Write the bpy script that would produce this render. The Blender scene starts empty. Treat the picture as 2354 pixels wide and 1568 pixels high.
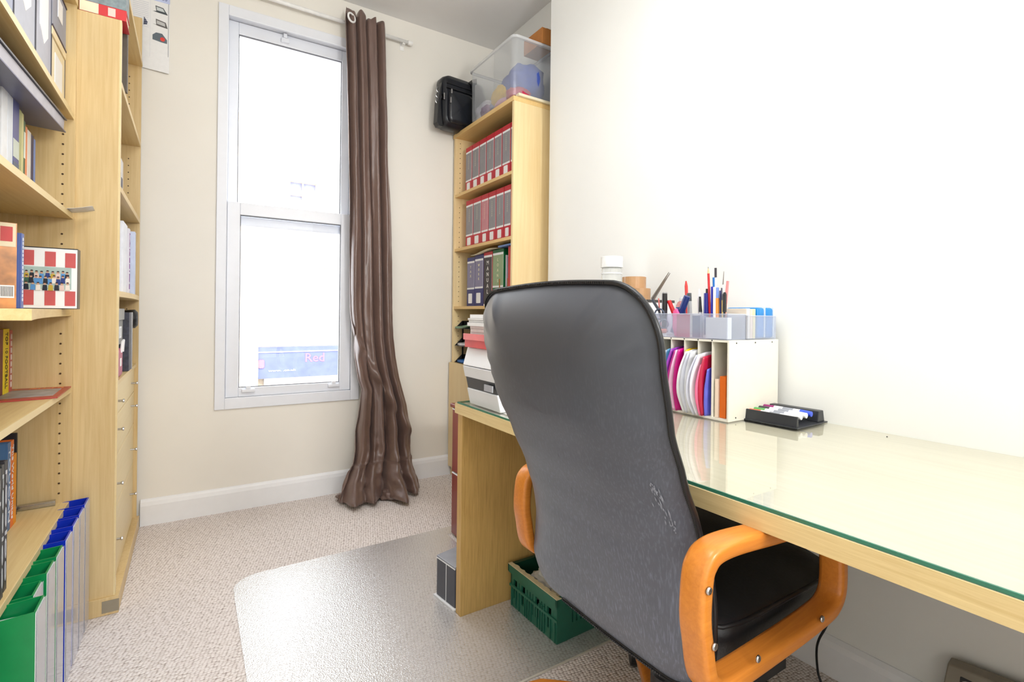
import bpy, bmesh, math, random
from mathutils import Vector, Matrix, noise
random.seed(7)
SC = bpy.context.scene
COL = SC.collection
R = math.radians

# ------------------------------------------------------------------ camera, light, exposure
CAMH = 1.04
yaw, rol, FPX, HOR = R(32.7), R(0.68), 1146.0, -61.0
FWD = Vector((math.sin(yaw), math.cos(yaw), 0))
R0 = Vector((math.cos(yaw), -math.sin(yaw), 0))
RT = R0 * math.cos(rol) + Vector((0, 0, 1)) * math.sin(rol)
UP = -R0 * math.sin(rol) + Vector((0, 0, 1)) * math.cos(rol)
cam_d = bpy.data.cameras.new('camera')
cam = bpy.data.objects.new('camera', cam_d); COL.objects.link(cam)
rm = Matrix((RT, UP, -FWD)).transposed().to_4x4()
cam.matrix_world = Matrix.Translation((0, 0, CAMH)) @ rm
cam_d.sensor_width = 36
cam_d.lens = FPX / 2354 * 36
cam_d.shift_y = HOR / 2354
cam_d.clip_start = 0.02
SC.camera = cam
SC.cycles.caustics_reflective = False
SC.cycles.caustics_refractive = False

W = bpy.data.worlds.new('daylight'); SC.world = W; W.use_nodes = True
bg = W.node_tree.nodes['Background']
bg.inputs[0].default_value = (0.93, 0.965, 1.0, 1); bg.inputs[1].default_value = 5.6
SC.view_settings.view_transform = 'Standard'
SC.view_settings.look = 'None'
SC.view_settings.gamma = 1
SC.view_settings.use_curve_mapping = False
SC.view_settings.exposure = 0.08

def area(name, loc, target, sx, sy, power, col=(1, 1, 1), portal=False):
    d = bpy.data.lights.new(name, 'AREA'); d.shape = 'RECTANGLE'; d.size = sx; d.size_y = sy
    d.energy = power; d.color = col
    o = bpy.data.objects.new(name, d); COL.objects.link(o); o.location = loc
    o.rotation_euler = (Vector(target) - Vector(loc)).to_track_quat('-Z', 'Y').to_euler()
    if portal: d.cycles.is_portal = True
    return o
area('window_portal', (0.49, 3.22, 1.55), (0.49, 0, 1.55), 0.85, 2.3, 1, portal=True)
area('ceiling_fill_light', (0.42, 0.75, 2.50), (0.42, 0.75, 0), 0.7, 0.9, 16, (0.97, 0.98, 1.0))  # fill light added overhead, out of view
area('ceiling_fill_uplight', (0.42, 0.75, 2.58), (0.42, 0.75, 4), 0.7, 0.9, 10, (0.97, 0.98, 1.0))  # added fill that brightens the ceiling from above the unseen panel
area('rear_fill_uplight', (0.95, -1.1, 1.78), (0.75, 2.1, 2.84), 0.35, 0.35, 30, (1.0, 0.985, 0.96))  # added fill behind the camera, aimed at the far ceiling
area('rear_fill_light', (0.3, -1.6, 1.5), (0.5, 3, 1.2), 1.9, 2.2, 19, (0.96, 0.98, 1.0))  # broad fill added behind the camera; the rear wall has no window
sun_d = bpy.data.lights.new('hazy_sun', 'SUN'); sun_d.energy = 3; sun_d.angle = R(12)
sun = bpy.data.objects.new('hazy_sun', sun_d); COL.objects.link(sun)
sun.rotation_euler = Vector((0.15, 1, -0.9)).to_track_quat('-Z', 'Y').to_euler()   # shines onto the street front, over our roof

# points on real planes, from directions measured in the photograph
def _ray(u, v): return FWD + RT * ((u - 1177) / FPX) + UP * ((784 + HOR - v) / FPX)
def onx(u, v, X): d = _ray(u, v); t = X / d.x; return Vector((X, d.y * t, CAMH + d.z * t))
def ony(u, v, Y): d = _ray(u, v); t = Y / d.y; return Vector((d.x * t, Y, CAMH + d.z * t))
def onz(u, v, Z): d = _ray(u, v); t = (Z - CAMH) / d.z; return Vector((d.x * t, d.y * t, Z))

# ------------------------------------------------------------------ materials
def lin(c):
    return tuple(((x / 255) / 12.92 if x / 255 <= 0.04045 else ((x / 255 + 0.055) / 1.055) ** 2.4) for x in c)
_mc = {}
def pm(name, rgb, rough=0.5, metal=0.0, var=0.06, nscale=25, bump=0.0, coat=0.0, spec=0.5, trans=0.0):
    if name in _mc: return _mc[name]
    m = bpy.data.materials.new(name); m.use_nodes = True; nt = m.node_tree; b = nt.nodes['Principled BSDF']
    c = lin(rgb)
    tc = nt.nodes.new('ShaderNodeTexCoord'); nz = nt.nodes.new('ShaderNodeTexNoise')
    nz.inputs['Scale'].default_value = nscale; nz.inputs['Detail'].default_value = 3
    nt.links.new(tc.outputs['Object'], nz.inputs['Vector'])
    rp = nt.nodes.new('ShaderNodeValToRGB')
    rp.color_ramp.elements[0].position = 0.3; rp.color_ramp.elements[1].position = 0.7
    rp.color_ramp.elements[0].color = (*[x * (1 - var) for x in c], 1)
    rp.color_ramp.elements[1].color = (*[min(1, x * (1 + var)) for x in c], 1)
    nt.links.new(nz.outputs['Fac'], rp.inputs['Fac']); nt.links.new(rp.outputs['Color'], b.inputs['Base Color'])
    b.inputs['Roughness'].default_value = rough; b.inputs['Metallic'].default_value = metal
    b.inputs['Specular IOR Level'].default_value = spec
    b.inputs['Coat Weight'].default_value = coat
    if bump:
        bp = nt.nodes.new('ShaderNodeBump'); bp.inputs['Strength'].default_value = bump; bp.inputs['Distance'].default_value = 0.003
        nt.links.new(nz.outputs['Fac'], bp.inputs['Height']); nt.links.new(bp.outputs['Normal'], b.inputs['Normal'])
    _mc[name] = m
    return m
def wood(name, c1, c2, axis='Z', rough=0.42, fine=60, figure=1.0):
    if name in _mc: return _mc[name]
    m = bpy.data.materials.new(name); m.use_nodes = True; nt = m.node_tree; b = nt.nodes['Principled BSDF']
    N = nt.nodes.new; L = nt.links.new
    tc = N('ShaderNodeTexCoord'); mp = N('ShaderNodeMapping')
    s = {'X': (0.035, 1, 1), 'Y': (1, 0.035, 1), 'Z': (1, 1, 0.035)}[axis]
    mp.inputs['Scale'].default_value = tuple(x * fine for x in s)
    L(tc.outputs['Object'], mp.inputs['Vector'])
    n1 = N('ShaderNodeTexNoise'); n1.inputs['Scale'].default_value = 2.2; n1.inputs['Detail'].default_value = 6; n1.inputs['Roughness'].default_value = 0.65
    n1.inputs['Distortion'].default_value = 0.6
    L(mp.outputs[0], n1.inputs['Vector'])
    mp2 = N('ShaderNodeMapping'); mp2.inputs['Scale'].default_value = tuple(x * 7 for x in {'X': (.25, 1, 1), 'Y': (1, .25, 1), 'Z': (1, 1, .25)}[axis])
    L(tc.outputs['Object'], mp2.inputs['Vector'])
    n2 = N('ShaderNodeTexNoise'); n2.inputs['Scale'].default_value = 1.0; n2.inputs['Detail'].default_value = 3
    L(mp2.outputs[0], n2.inputs['Vector'])
    mx = N('ShaderNodeMath'); mx.operation = 'MULTIPLY_ADD'; mx.inputs[1].default_value = 0.6 * figure
    L(n1.outputs['Fac'], mx.inputs[0])
    m2 = N('ShaderNodeMath'); m2.operation = 'MULTIPLY'; m2.inputs[1].default_value = 0.4
    L(n2.outputs['Fac'], m2.inputs[0]); L(m2.outputs[0], mx.inputs[2])
    rp = N('ShaderNodeValToRGB'); rp.color_ramp.elements[0].position = 0.28; rp.color_ramp.elements[1].position = 0.66
    rp.color_ramp.elements[0].color = (*lin(c1), 1); rp.color_ramp.elements[1].color = (*lin(c2), 1)
    L(mx.outputs[0], rp.inputs['Fac']); L(rp.outputs['Color'], b.inputs['Base Color'])
    b.inputs['Roughness'].default_value = rough
    bp = N('ShaderNodeBump'); bp.inputs['Strength'].default_value = 0.08; bp.inputs['Distance'].default_value = 0.001
    L(n1.outputs['Fac'], bp.inputs['Height']); L(bp.outputs['Normal'], b.inputs['Normal'])
    _mc[name] = m
    return m
def clear(name, tint=(1, 1, 1), milky=0.0, milk=(235, 240, 248), rough=0.03, ior=1.45, shine=1.0, bump=0.0, bscale=200):
    """see-through sheet: transparent + a share of matt milkiness + Fresnel gloss"""
    if name in _mc: return _mc[name]
    m = bpy.data.materials.new(name); m.use_nodes = True; nt = m.node_tree; nt.nodes.clear()
    N = nt.nodes.new; L = nt.links.new
    out = N('ShaderNodeOutputMaterial'); tr = N('ShaderNodeBsdfTransparent'); tr.inputs[0].default_value = (*tint, 1)
    df = N('ShaderNodeBsdfDiffuse'); df.inputs[0].default_value = (*lin(milk), 1)
    gl = N('ShaderNodeBsdfGlossy'); gl.inputs['Roughness'].default_value = rough; gl.inputs[0].default_value = (1, 1, 1, 1)
    a = N('ShaderNodeMixShader'); a.inputs[0].default_value = milky; ge = N('ShaderNodeNewGeometry')
    mk_ = N('ShaderNodeMath'); mk_.operation = 'MULTIPLY_ADD'; mk_.inputs[1].default_value = -milky; mk_.inputs[2].default_value = milky; L(ge.outputs['Backfacing'], mk_.inputs[0])
    if name == 'clear_textured_vinyl': L(mk_.outputs[0], a.inputs[0])
    L(tr.outputs[0], a.inputs[1]); L(df.outputs[0], a.inputs[2])
    fr = N('ShaderNodeFresnel'); fr.inputs['IOR'].default_value = ior
    mu = N('ShaderNodeMath'); mu.operation = 'MULTIPLY'; mu.inputs[1].default_value = shine; mu.use_clamp = True
    L(fr.outputs[0], mu.inputs[0])
    ge = N('ShaderNodeNewGeometry'); bf = N('ShaderNodeMath'); bf.operation = 'SUBTRACT'; bf.inputs[0].default_value = 1; L(ge.outputs['Backfacing'], bf.inputs[1])
    m2 = N('ShaderNodeMath'); m2.operation = 'MULTIPLY'; L(mu.outputs[0], m2.inputs[0]); L(bf.outputs[0], m2.inputs[1]); mu = m2
    b = N('ShaderNodeMixShader'); L(mu.outputs[0], b.inputs[0]); L(a.outputs[0], b.inputs[1]); L(gl.outputs[0], b.inputs[2])
    L(b.outputs[0], out.inputs[0])
    if bump:
        tc = N('ShaderNodeTexCoord'); vo = N('ShaderNodeTexVoronoi'); vo.inputs['Scale'].default_value = bscale
        L(tc.outputs['Object'], vo.inputs['Vector'])
        bp = N('ShaderNodeBump'); bp.inputs['Strength'].default_value = bump; bp.inputs['Distance'].default_value = 0.002
        L(vo.outputs['Distance'], bp.inputs['Height']); L(bp.outputs[0], gl.inputs['Normal'])
    _mc[name] = m
    return m

M_wall = pm('wall_paint', (240, 240, 236), 0.85, var=0.012, nscale=3, bump=0.05)
M_wall_w = pm('wall_paint_window_side', (241, 237, 228), 0.85, var=0.02, nscale=2.5, bump=0.05)
M_ceil = pm('ceiling_paint', (240, 239, 238), 0.9, var=0.01, nscale=3)
M_white = pm('white_gloss_paint', (243, 244, 246), 0.35, var=0.01)
M_upvc = pm('white_window_plastic', (236, 239, 246), 0.3, var=0.01)
M_groove = pm('grey_seal', (110, 112, 118), 0.6)
M_maple = wood('maple_veneer', (200, 168, 112), (228, 203, 152), 'Z', 0.4, 40, 0.9)
M_mapleY = wood('maple_veneer_shelf', (208, 174, 112), (234, 210, 154), 'Y', 0.4, 40, 0.9)
M_mapleE = wood('maple_edge_band', (228, 204, 150), (242, 224, 178), 'Y', 0.4, 30, 0.6)
M_birch = wood('warm_birch_veneer', (232, 202, 146), (247, 226, 178), 'Z', 0.4, 35, 0.8)
M_birchY = wood('warm_birch_shelf', (224, 184, 116), (242, 210, 148), 'Y', 0.4, 35, 0.8)
M_oak = wood('oak_veneer', (172, 130, 66), (214, 176, 106), 'Z', 0.45, 95, 1.25)
M_oakY = wood('oak_desktop', (206, 176, 116), (232, 208, 152), 'Y', 0.45, 90, 1.2)
M_armwood = wood('orange_beech', (196, 112, 36), (224, 142, 56), 'X', 0.3, 60, 1.0)
M_mahog = wood('mahogany_foil', (120, 42, 30), (158, 66, 48), 'Z', 0.3, 30, 0.8)
M_chrome = pm('brushed_metal', (190, 190, 192), 0.25, 1.0, var=0.03)
M_dark = pm('black_plastic', (26, 27, 30), 0.4)
M_hole = pm('shelf_pin_hole', (70, 48, 24), 0.8)
M_paper = pm('paper', (240, 240, 240), 0.8, var=0.02, nscale=60)
M_cream = pm('cream_paper', (236, 226, 196), 0.75, var=0.02)
M_lab = pm('white_label', (248, 248, 248), 0.5, var=0.01)
M_ink = pm('dark_ink', (34, 34, 40), 0.6)

# ------------------------------------------------------------------ mesh helpers
class MB:
    def __init__(s): s.v = []; s.f = []
    def add(s, vs, fs):
        n = len(s.v); s.v += [tuple(p) for p in vs]; s.f += [tuple(i + n for i in f) for f in fs]; return s
    def box(s, x0, x1, y0, y1, z0, z1):
        return s.add([(x0,y0,z0),(x1,y0,z0),(x1,y1,z0),(x0,y1,z0),(x0,y0,z1),(x1,y0,z1),(x1,y1,z1),(x0,y1,z1)],
                     [(0,3,2,1),(4,5,6,7),(0,1,5,4),(1,2,6,5),(2,3,7,6),(3,0,4,7)])
    def prism(s, poly, a0, a1, axis='Z'):
        n = len(poly)
        def P(p, a):
            return {'Z': (p[0], p[1], a), 'Y': (p[0], a, p[1]), 'X': (a, p[0], p[1])}[axis]
        vs = [P(p, a0) for p in poly] + [P(p, a1) for p in poly]
        fs = [tuple(range(n))[::-1], tuple(range(n, 2 * n))] + [(i, (i + 1) % n, (i + 1) % n + n, i + n) for i in range(n)]
        return s.add(vs, fs)
    def tube(s, pts, r, seg=12, closed=False, cap=True, sx=None):
        pts = [Vector(p) for p in pts]; n = len(pts)
        rs = r if isinstance(r, (list, tuple)) else [r] * n
        ref = Vector((0, 0, 1)); vs = []; prev = None
        for i, p in enumerate(pts):
            a = pts[(i - 1) % n] if (closed or i > 0) else p
            b = pts[(i + 1) % n] if (closed or i < n - 1) else p
            t = (b - a).normalized()
            if prev is None:
                k = ref if abs(t.z) < 0.9 else Vector((1, 0, 0))
                u = (k - t * k.dot(t)).normalized()
            else:
                u = (prev - t * prev.dot(t)).normalized()
            prev = u; w = t.cross(u)
            for j in range(seg):
                an = 2 * math.pi * j / seg
                vs.append(p + (u * math.cos(an) + w * math.sin(an)) * rs[i])
        fs = []
        m = n if closed else n - 1
        for i in range(m):
            for j in range(seg):
                a = i * seg + j; b = i * seg + (j + 1) % seg; i2 = ((i + 1) % n) * seg
                fs.append((a, b, i2 + (j + 1) % seg, i2 + j))
        if cap and not closed:
            fs.append(tuple(range(seg))[::-1]); fs.append(tuple((n - 1) * seg + j for j in range(seg)))
        return s.add(vs, fs)
    def cyl(s, p0, p1, r, seg=20, r2=None): return s.tube([p0, p1], [r, r if r2 is None else r2], seg)
    def lathe(s, prof, c=(0, 0, 0), seg=28):
        vs = []; n = len(prof)
        for r, z in prof:
            for j in range(seg):
                a = 2 * math.pi * j / seg
                vs.append((c[0] + r * math.cos(a), c[1] + r * math.sin(a), c[2] + z))
        fs = [(i*seg+j, i*seg+(j+1)%seg, (i+1)*seg+(j+1)%seg, (i+1)*seg+j) for i in range(n-1) for j in range(seg)]
        fs.append(tuple(range(seg))[::-1]); fs.append(tuple((n-1)*seg+j for j in range(seg)))
        return s.add(vs, fs)
    def grid(s, P, nu, nv, cu=False):
        vs = [P(i, j) for i in range(nu) for j in range(nv)]
        fs = [(i*nv+j, i*nv+j+1, ((i+1)%nu)*nv+j+1, ((i+1)%nu)*nv+j) for i in range(nu if cu else nu-1) for j in range(nv-1)]
        return s.add(vs, fs)
    def xf(s, mat):
        s.v = [tuple(mat @ Vector(p)) for p in s.v]; return s

def root_of(o):
    while o.parent: o = o.parent
    return o
def obj(name, mb, m, parent=None, bevel=0, smooth=False, world=True, seg=2, recalc=True, solid=0, sub=0, mats=None):
    """links ONE mesh object; world=True: vertices given in world coordinates"""
    me = bpy.data.meshes.new(name)
    vs = mb.v
    if parent is not None and world:
        inv = root_of(parent).matrix_basis.inverted()
        vs = [tuple(inv @ Vector(p)) for p in vs]
    me.from_pydata(vs, [], mb.f)
    if recalc:
        bm = bmesh.new(); bm.from_mesh(me); bmesh.ops.recalc_face_normals(bm, faces=bm.faces); bm.to_mesh(me); bm.free()
    me.materials.append(m)
    if smooth: me.polygons.foreach_set('use_smooth', [True] * len(me.polygons))
    o = bpy.data.objects.new(name, me); COL.objects.link(o)
    if parent is not None: o.parent = parent
    if solid:
        d = o.modifiers.new('solid', 'SOLIDIFY'); d.thickness = solid; d.offset = 0
    if bevel:
        b = o.modifiers.new('bevel', 'BEVEL'); b.width = bevel; b.segments = seg; b.limit_method = 'ANGLE'; b.angle_limit = R(40)
        b.harden_normals = False
    if sub:
        d = o.modifiers.new('sub', 'SUBSURF'); d.levels = sub; d.render_levels = sub
    return o
def tag(o, label, cat, group=None, kind=None):
    if label: o['label'] = label
    if cat: o['category'] = cat
    if group: o['group'] = group
    if kind: o['kind'] = kind
    return o
def thing(name, label, cat, loc=(0, 0, 0), rz=0, group=None):
    o = bpy.data.objects.new(name, None); COL.objects.link(o); o.empty_display_size = 0.05
    o.location = loc; o.rotation_euler = (0, 0, rz)
    o.matrix_basis = Matrix.Translation(loc) @ Matrix.Rotation(rz, 4, 'Z')
    return tag(o, label, cat, group)
def struct(name, mb, m, parent=None, **k):
    o = obj(name, mb, m, parent, **k)
    if parent is None: o['kind'] = 'structure'
    return o
def dup(root, loc, label, rz=None, group=None, mats=None):
    r = root.copy(); COL.objects.link(r); r.location = loc
    if rz is not None: r.rotation_euler = (0, 0, rz)
    r['label'] = label
    if group: r['group'] = group
    for ch in list(root.children):
        c = ch.copy(); COL.objects.link(c); c.parent = r
        for g in list(ch.children):
            d = g.copy(); COL.objects.link(d); d.parent = c
    return r
def text(name, s, size, m, parent, origin, xdir, ydir, ext=0.0004, align='LEFT', valign='BOTTOM', spacing=1.0, fit=None, line=1.0, bold=0.0):
    """flat lettering: origin / reading direction / up direction in world space"""
    cu = bpy.data.curves.new('txt', 'FONT'); cu.body = s; cu.size = size; cu.extrude = ext
    cu.align_x = align; cu.align_y = valign; cu.space_character = spacing; cu.space_line = line; cu.resolution_u = 2; cu.offset = bold
    t = bpy.data.objects.new('txt', cu); COL.objects.link(t)
    dg = bpy.context.evaluated_depsgraph_get(); dg.update()
    me = bpy.data.meshes.new_from_object(t.evaluated_get(dg)); bpy.data.objects.remove(t)
    X = Vector(xdir).normalized(); Y = Vector(ydir).normalized(); Z = X.cross(Y)
    mat = Matrix.Translation(origin) @ Matrix((X, Y, Z)).transposed().to_4x4()
    if fit and me.vertices:
        w = max(v.co.x for v in me.vertices) - min(v.co.x for v in me.vertices)
        if w > 0: mat = mat @ Matrix.Scale(fit / w, 4, (1, 0, 0))
    mb = MB(); mb.v = [tuple(mat @ v.co) for v in me.vertices]; mb.f = [tuple(p.vertices) for p in me.polygons]
    bpy.data.meshes.remove(me)
    return obj(name, mb, m, parent, recalc=False)
def rrect(w, h, r, n=6):
    pts = []
    for cx, cy, a0 in ((w/2-r, h/2-r, 0), (-w/2+r, h/2-r, 90), (-w/2+r, -h/2+r, 180), (w/2-r, -h/2+r, 270)):
        for i in range(n + 1):
            a = R(a0 + 90 * i / n); pts.append((cx + r*math.cos(a), cy + r*math.sin(a)))
    return pts

# ------------------------------------------------------------------ THE SETTING
XR, YC, XA, YW, XL, YB, ZC = 1.585, 2.12, 1.72, 2.97, -0.63, -1.75, 2.845
WT = 0.26                                   # outer wall thickness
# carpet
m = bpy.data.materials.new('loop_carpet'); m.use_nodes = True; nt = m.node_tree; b = nt.nodes['Principled BSDF']
tc = nt.nodes.new('ShaderNodeTexCoord'); mp = nt.nodes.new('ShaderNodeMapping'); mp.inputs['Scale'].default_value = (92, 128, 1)
mp.inputs['Rotation'].default_value = (0, 0, R(12))
vo = nt.nodes.new('ShaderNodeTexVoronoi'); vo.inputs['Randomness'].default_value = 0.4; vo.inputs['Scale'].default_value = 1
vo.distance = 'EUCLIDEAN'; vo.feature = 'F1'; vo.voronoi_dimensions = '2D'
nt.links.new(tc.outputs['Object'], mp.inputs['Vector']); nt.links.new(mp.outputs[0], vo.inputs['Vector'])
rp = nt.nodes.new('ShaderNodeValToRGB'); e = rp.color_ramp.elements
e[0].position = 0.25; e[0].color = (*lin((247, 240, 236)), 1); e[1].position = 0.85; e[1].color = (*lin((98, 80, 64)), 1)
e2 = e.new(0.55); e2.color = (*lin((222, 211, 205)), 1)
nt.links.new(vo.outputs['Distance'], rp.inputs['Fac'])
mx = nt.nodes.new('ShaderNodeMix'); mx.data_type = 'RGBA'; mx.blend_type = 'MULTIPLY'; mx.inputs['Factor'].default_value = 0.35
rp2 = nt.nodes.new('ShaderNodeValToRGB'); rp2.color_ramp.elements[0].color = (0.55, 0.5, 0.45, 1); rp2.color_ramp.elements[1].color = (1, 1, 1, 1)
rp2.color_ramp.elements[1].position = 0.6
nt.links.new(vo.outputs['Color'], rp2.inputs['Fac']); nt.links.new(rp.outputs[0], mx.inputs['A']); nt.links.new(rp2.outputs[0], mx.inputs['B'])
nt.links.new(mx.outputs['Result'], b.inputs['Base Color']); b.inputs['Roughness'].default_value = 0.95; b.inputs['Specular IOR Level'].default_value = 0.1
bp = nt.nodes.new('ShaderNodeBump'); bp.invert = True; bp.inputs['Strength'].default_value = 0.9; bp.inputs['Distance'].default_value = 0.004
nt.links.new(vo.outputs['Distance'], bp.inputs['Height']); nt.links.new(bp.outputs[0], b.inputs['Normal'])
M_carpet = m
struct('floor', MB().box(XL - .1, XA + .1, YB - .1, YW + .05, -0.06, 0), M_carpet)
struct('ceiling', MB().box(XL - .1, XA + .1, YB - .1, YW + .3, ZC, ZC + 0.08), M_ceil)
struct('wall_right', MB().box(XR, XR + 0.25, YB - .1, YC, 0, ZC), M_wall)
struct('wall_alcove', MB().box(XA, XA + 0.12, YC, YW + .05, 0, ZC), M_wall)
struct('wall_left', MB().box(XL - .12, XL, YB - .1, YW + .05, 0, ZC), M_wall)
struct('wall_rear', MB().box(XL - .1, XR + .1, YB - .12, YB, 0, ZC), M_wall)
# window wall, turned very slightly, with the window opening
WROT = Matrix.Translation((0, YW + 0.012, 0)) @ Matrix.Rotation(R(-1.2), 4, 'Z')
wx0, wx1, wz0, wz1 = 0.135, 0.800, 0.560, 2.600      # hole
mb = MB().box(XL - .1, wx0, 0, WT, 0, ZC).box(wx1, XA + .1, 0, WT, 0, ZC).box(wx0, wx1, 0, WT, 0, wz0).box(wx0, wx1, 0, WT, wz1, ZC)
struct('wall_window', mb.xf(WROT), M_wall_w)
def baseboard(name, x0, x1, h=0.10):
    poly = [(0, 0), (-0.018, 0), (-0.018, h - 0.03), (-0.014, h - 0.012), (-0.008, h - 0.004), (-0.004, h), (0, h)]
    return MB().prism(poly, x0, x1, 'X')
struct('baseboard_window', baseboard('b', -0.2, 1.43, 0.125).xf(WROT), M_white, smooth=False)
struct('baseboard_right', MB().prism([(XR, 0), (XR - .018, 0), (XR - .018, .085), (XR - .012, .10), (XR - .004, .112), (XR, .112)], YB, YC, 'Y'), M_white)

# window: casing, frame, sashes
def wbox(mb, x0, x1, y0, y1, z0, z1): return mb.box(x0, x1, y0, y1, z0, z1)
win = bpy.data.objects.new('window_1', None); COL.objects.link(win); win['kind'] = 'structure'
def wobj(name, mb, m, parent=win, **k):
    return obj(name, mb.xf(WROT), m, parent, **k)
cz0, cz1 = 0.530, 2.625
cas = MB().box(0.100, 0.146, -0.012, 0.004, cz0, cz1).box(0.784, 0.832, -0.012, 0.004, cz0, cz1).box(0.146, 0.784, -0.012, 0.004, cz0, 0.588).box(0.146, 0.784, -0.012, 0.004, 2.572, cz1)
wobj('casing', cas, M_upvc, bevel=0.003)
fr = MB().box(0.136, 0.148, 0.004, 0.10, 0.562, 2.60).box(0.776, 0.799, 0.052, 0.10, 0.562, 2.60).box(0.786, 0.799, 0.004, 0.052, 0.562, 2.60).box(0.148, 0.776, 0.004, 0.10, 2.584, 2.60).box(0.148, 0.776, 0.004, 0.10, 0.562, 0.586)
wobj('window_frame', fr, M_upvc, bevel=0.002)
M_glass = clear('window_glass', (0.985, 0.99, 1.0), 0.0, rough=0.01)
def sash(name, x0, x1, y0, y1, z0, z1, sw, tw, bw):
    s = wobj(name, MB().box(x0, x0+sw, y0, y1, z0, z1).box(x1-sw, x1, y0, y1, z0, z1).box(x0+sw, x1-sw, y0, y1, z1-tw, z1).box(x0+sw, x1-sw, y0, y1, z0, z0+bw), M_upvc, bevel=0.003)
    g = MB(); e = 0.004
    a, b_, c, d = x0+sw, x1-sw, z0+bw, z1-tw
    g.box(a, a+e, y0+.008, y0+.014, c, d).box(b_-e, b_, y0+.008, y0+.014, c, d).box(a+e, b_-e, y0+.008, y0+.014, c, c+e).box(a+e, b_-e, y0+.008, y0+.014, d-e, d)
    wobj('glazing_seal', g, M_groove, s)
    wobj('glass_pane', MB().box(a+.001, b_-.001, (y0+y1)/2-.002, (y0+y1)/2+.002, c+.001, d-.001), M_glass, s)
    return s
up = sash('upper_sash', 0.149, 0.775, 0.055, 0.095, 1.50, 2.582, 0.046, 0.062, 0.05)
lo = sash('lower_sash', 0.149, 0.784, 0.008, 0.050, 0.588, 1.613, 0.060, 0.064, 0.048)
wobj('sash_catch', MB().box(0.40, 0.44, 0.035, 0.055, 2.535, 2.555).box(0.41, 0.428, 0.03, 0.05, 2.555, 2.578), M_upvc, up, bevel=0.002)
for x in (0.225, 0.66):
    wobj('tilt_latch', MB().box(x, x + 0.062, -0.008, 0.008, 0.612, 0.628).box(x + 0.02, x + 0.042, -0.004, 0.008, 0.628, 0.645), M_upvc, lo, bevel=0.002)
wobj('outer_sill', MB().box(0.10, 0.88, 0.10, WT + .06, 0.53, 0.565), M_upvc)

# street front outside, about ten metres off
M_brick = pm('pale_brick', (224, 208, 186), 0.9, var=0.14, nscale=30)
M_stone = pm('pale_stone', (200, 190, 180), 0.9, var=0.05)
M_shop = pm('blue_shop_board', (96, 104, 150), 0.6, var=0.12, nscale=6)
bld = thing('street_building', 'washed-out pale brick building across the street with a blue shop fascia, seen through the window', 'building', (3, 11, -3))
def off(mb): return mb
fx0, fx1, fy = -2.0, 7.5, 11.0
wa, wb_, wc, wd = 1.66, 2.17, 3.20, 3.72
mb = MB().box(fx0, wa, fy, fy+.4, -3, 4.9).box(wb_, fx1, fy, fy+.4, -3, 4.9).box(wa, wb_, fy, fy+.4, -3, wc).box(wa, wb_, fy, fy+.4, wd, 4.9)
obj('wall', mb, M_brick, bld)
obj('window_glass', MB().box(wa, wb_, fy+.15, fy+.2, wc, wd), pm('dull_glass', (150, 155, 190), 0.2), bld)
obj('window_bar', MB().box(1.90, 1.93, fy+.08, fy+.15, wc, wd).box(wa, 1.90, fy+.08, fy+.15, 3.44, 3.47), M_stone, bld)
for z0, z1, xa, xb, d in ((4.05, 4.10, 1.45, 3.0, .18), (3.88, 3.91, 1.5, 2.5, .1), (2.86, 2.90, 1.2, 2.9, .14), (1.95, 1.99, 1.4, 2.9, .16), (1.72, 1.74, 1.5, 2.5, .08), (.72, .75, 1.4, 2.9, .1), (.60, .62, 1.4, 2.9, .06)):
    obj('ledge', MB().box(xa, xb, fy-d, fy, z0, z1), M_stone, bld)
obj('gable_coping', MB().prism([(1.06, .60), (1.10, .64), (1.50, .47), (1.50, .44), (1.10, .60)], fy-.42, fy-.30, 'Y'), M_stone, bld)
obj('gable_wall', MB().prism([(0.86, -2), (0.86, .52), (.99, .66), (1.08, .55), (1.08, -2)], fy-.3, fy, 'Y'), pm('cream_render', (240, 236, 228), 0.9), bld)
obj('shop_fascia', MB().box(1.09, 4.2, fy-.22, fy, -.27, .34), M_shop, bld)
obj('shopfront', MB().box(1.20, 4.2, fy-.12, fy, -2.6, -.42), pm('pale_shopfront', (196, 200, 214), 0.5), bld)
obj('fascia_trim', MB().box(1.09, 4.2, fy-.24, fy-.22, .235, .255).box(1.20, 4.2, fy-.20, fy, -.42, -.27), M_stone, bld)
M_redp = pm('red_sign_paint', (226, 110, 120), .6)
text('fascia_lettering', 'Red', .25, M_redp, bld, (1.93, fy-.225, -.02), (1, 0, 0), (0, 0, 1), .004)
text('fascia_small_print', 'www. .co.uk', .055, M_lab, bld, (1.27, fy-.225, -.15), (1, 0, 0), (0, 0, 1), .004, fit=.50)
[q for q in bld.children if q.name.startswith('fascia_small')][0]['kind'] = 'stuff'
obj('red_badge', MB().prism(rrect(.10, .16, .03), fy-.25, fy-.225, 'Y').xf(Matrix.Translation((1.14, 0, .02))), M_redp, bld)
obj('roadway', MB().box(-6, 12, WT + YW + .5, fy, -3.2, -3.0), pm('asphalt', (120, 118, 116), .9), bld)

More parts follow.
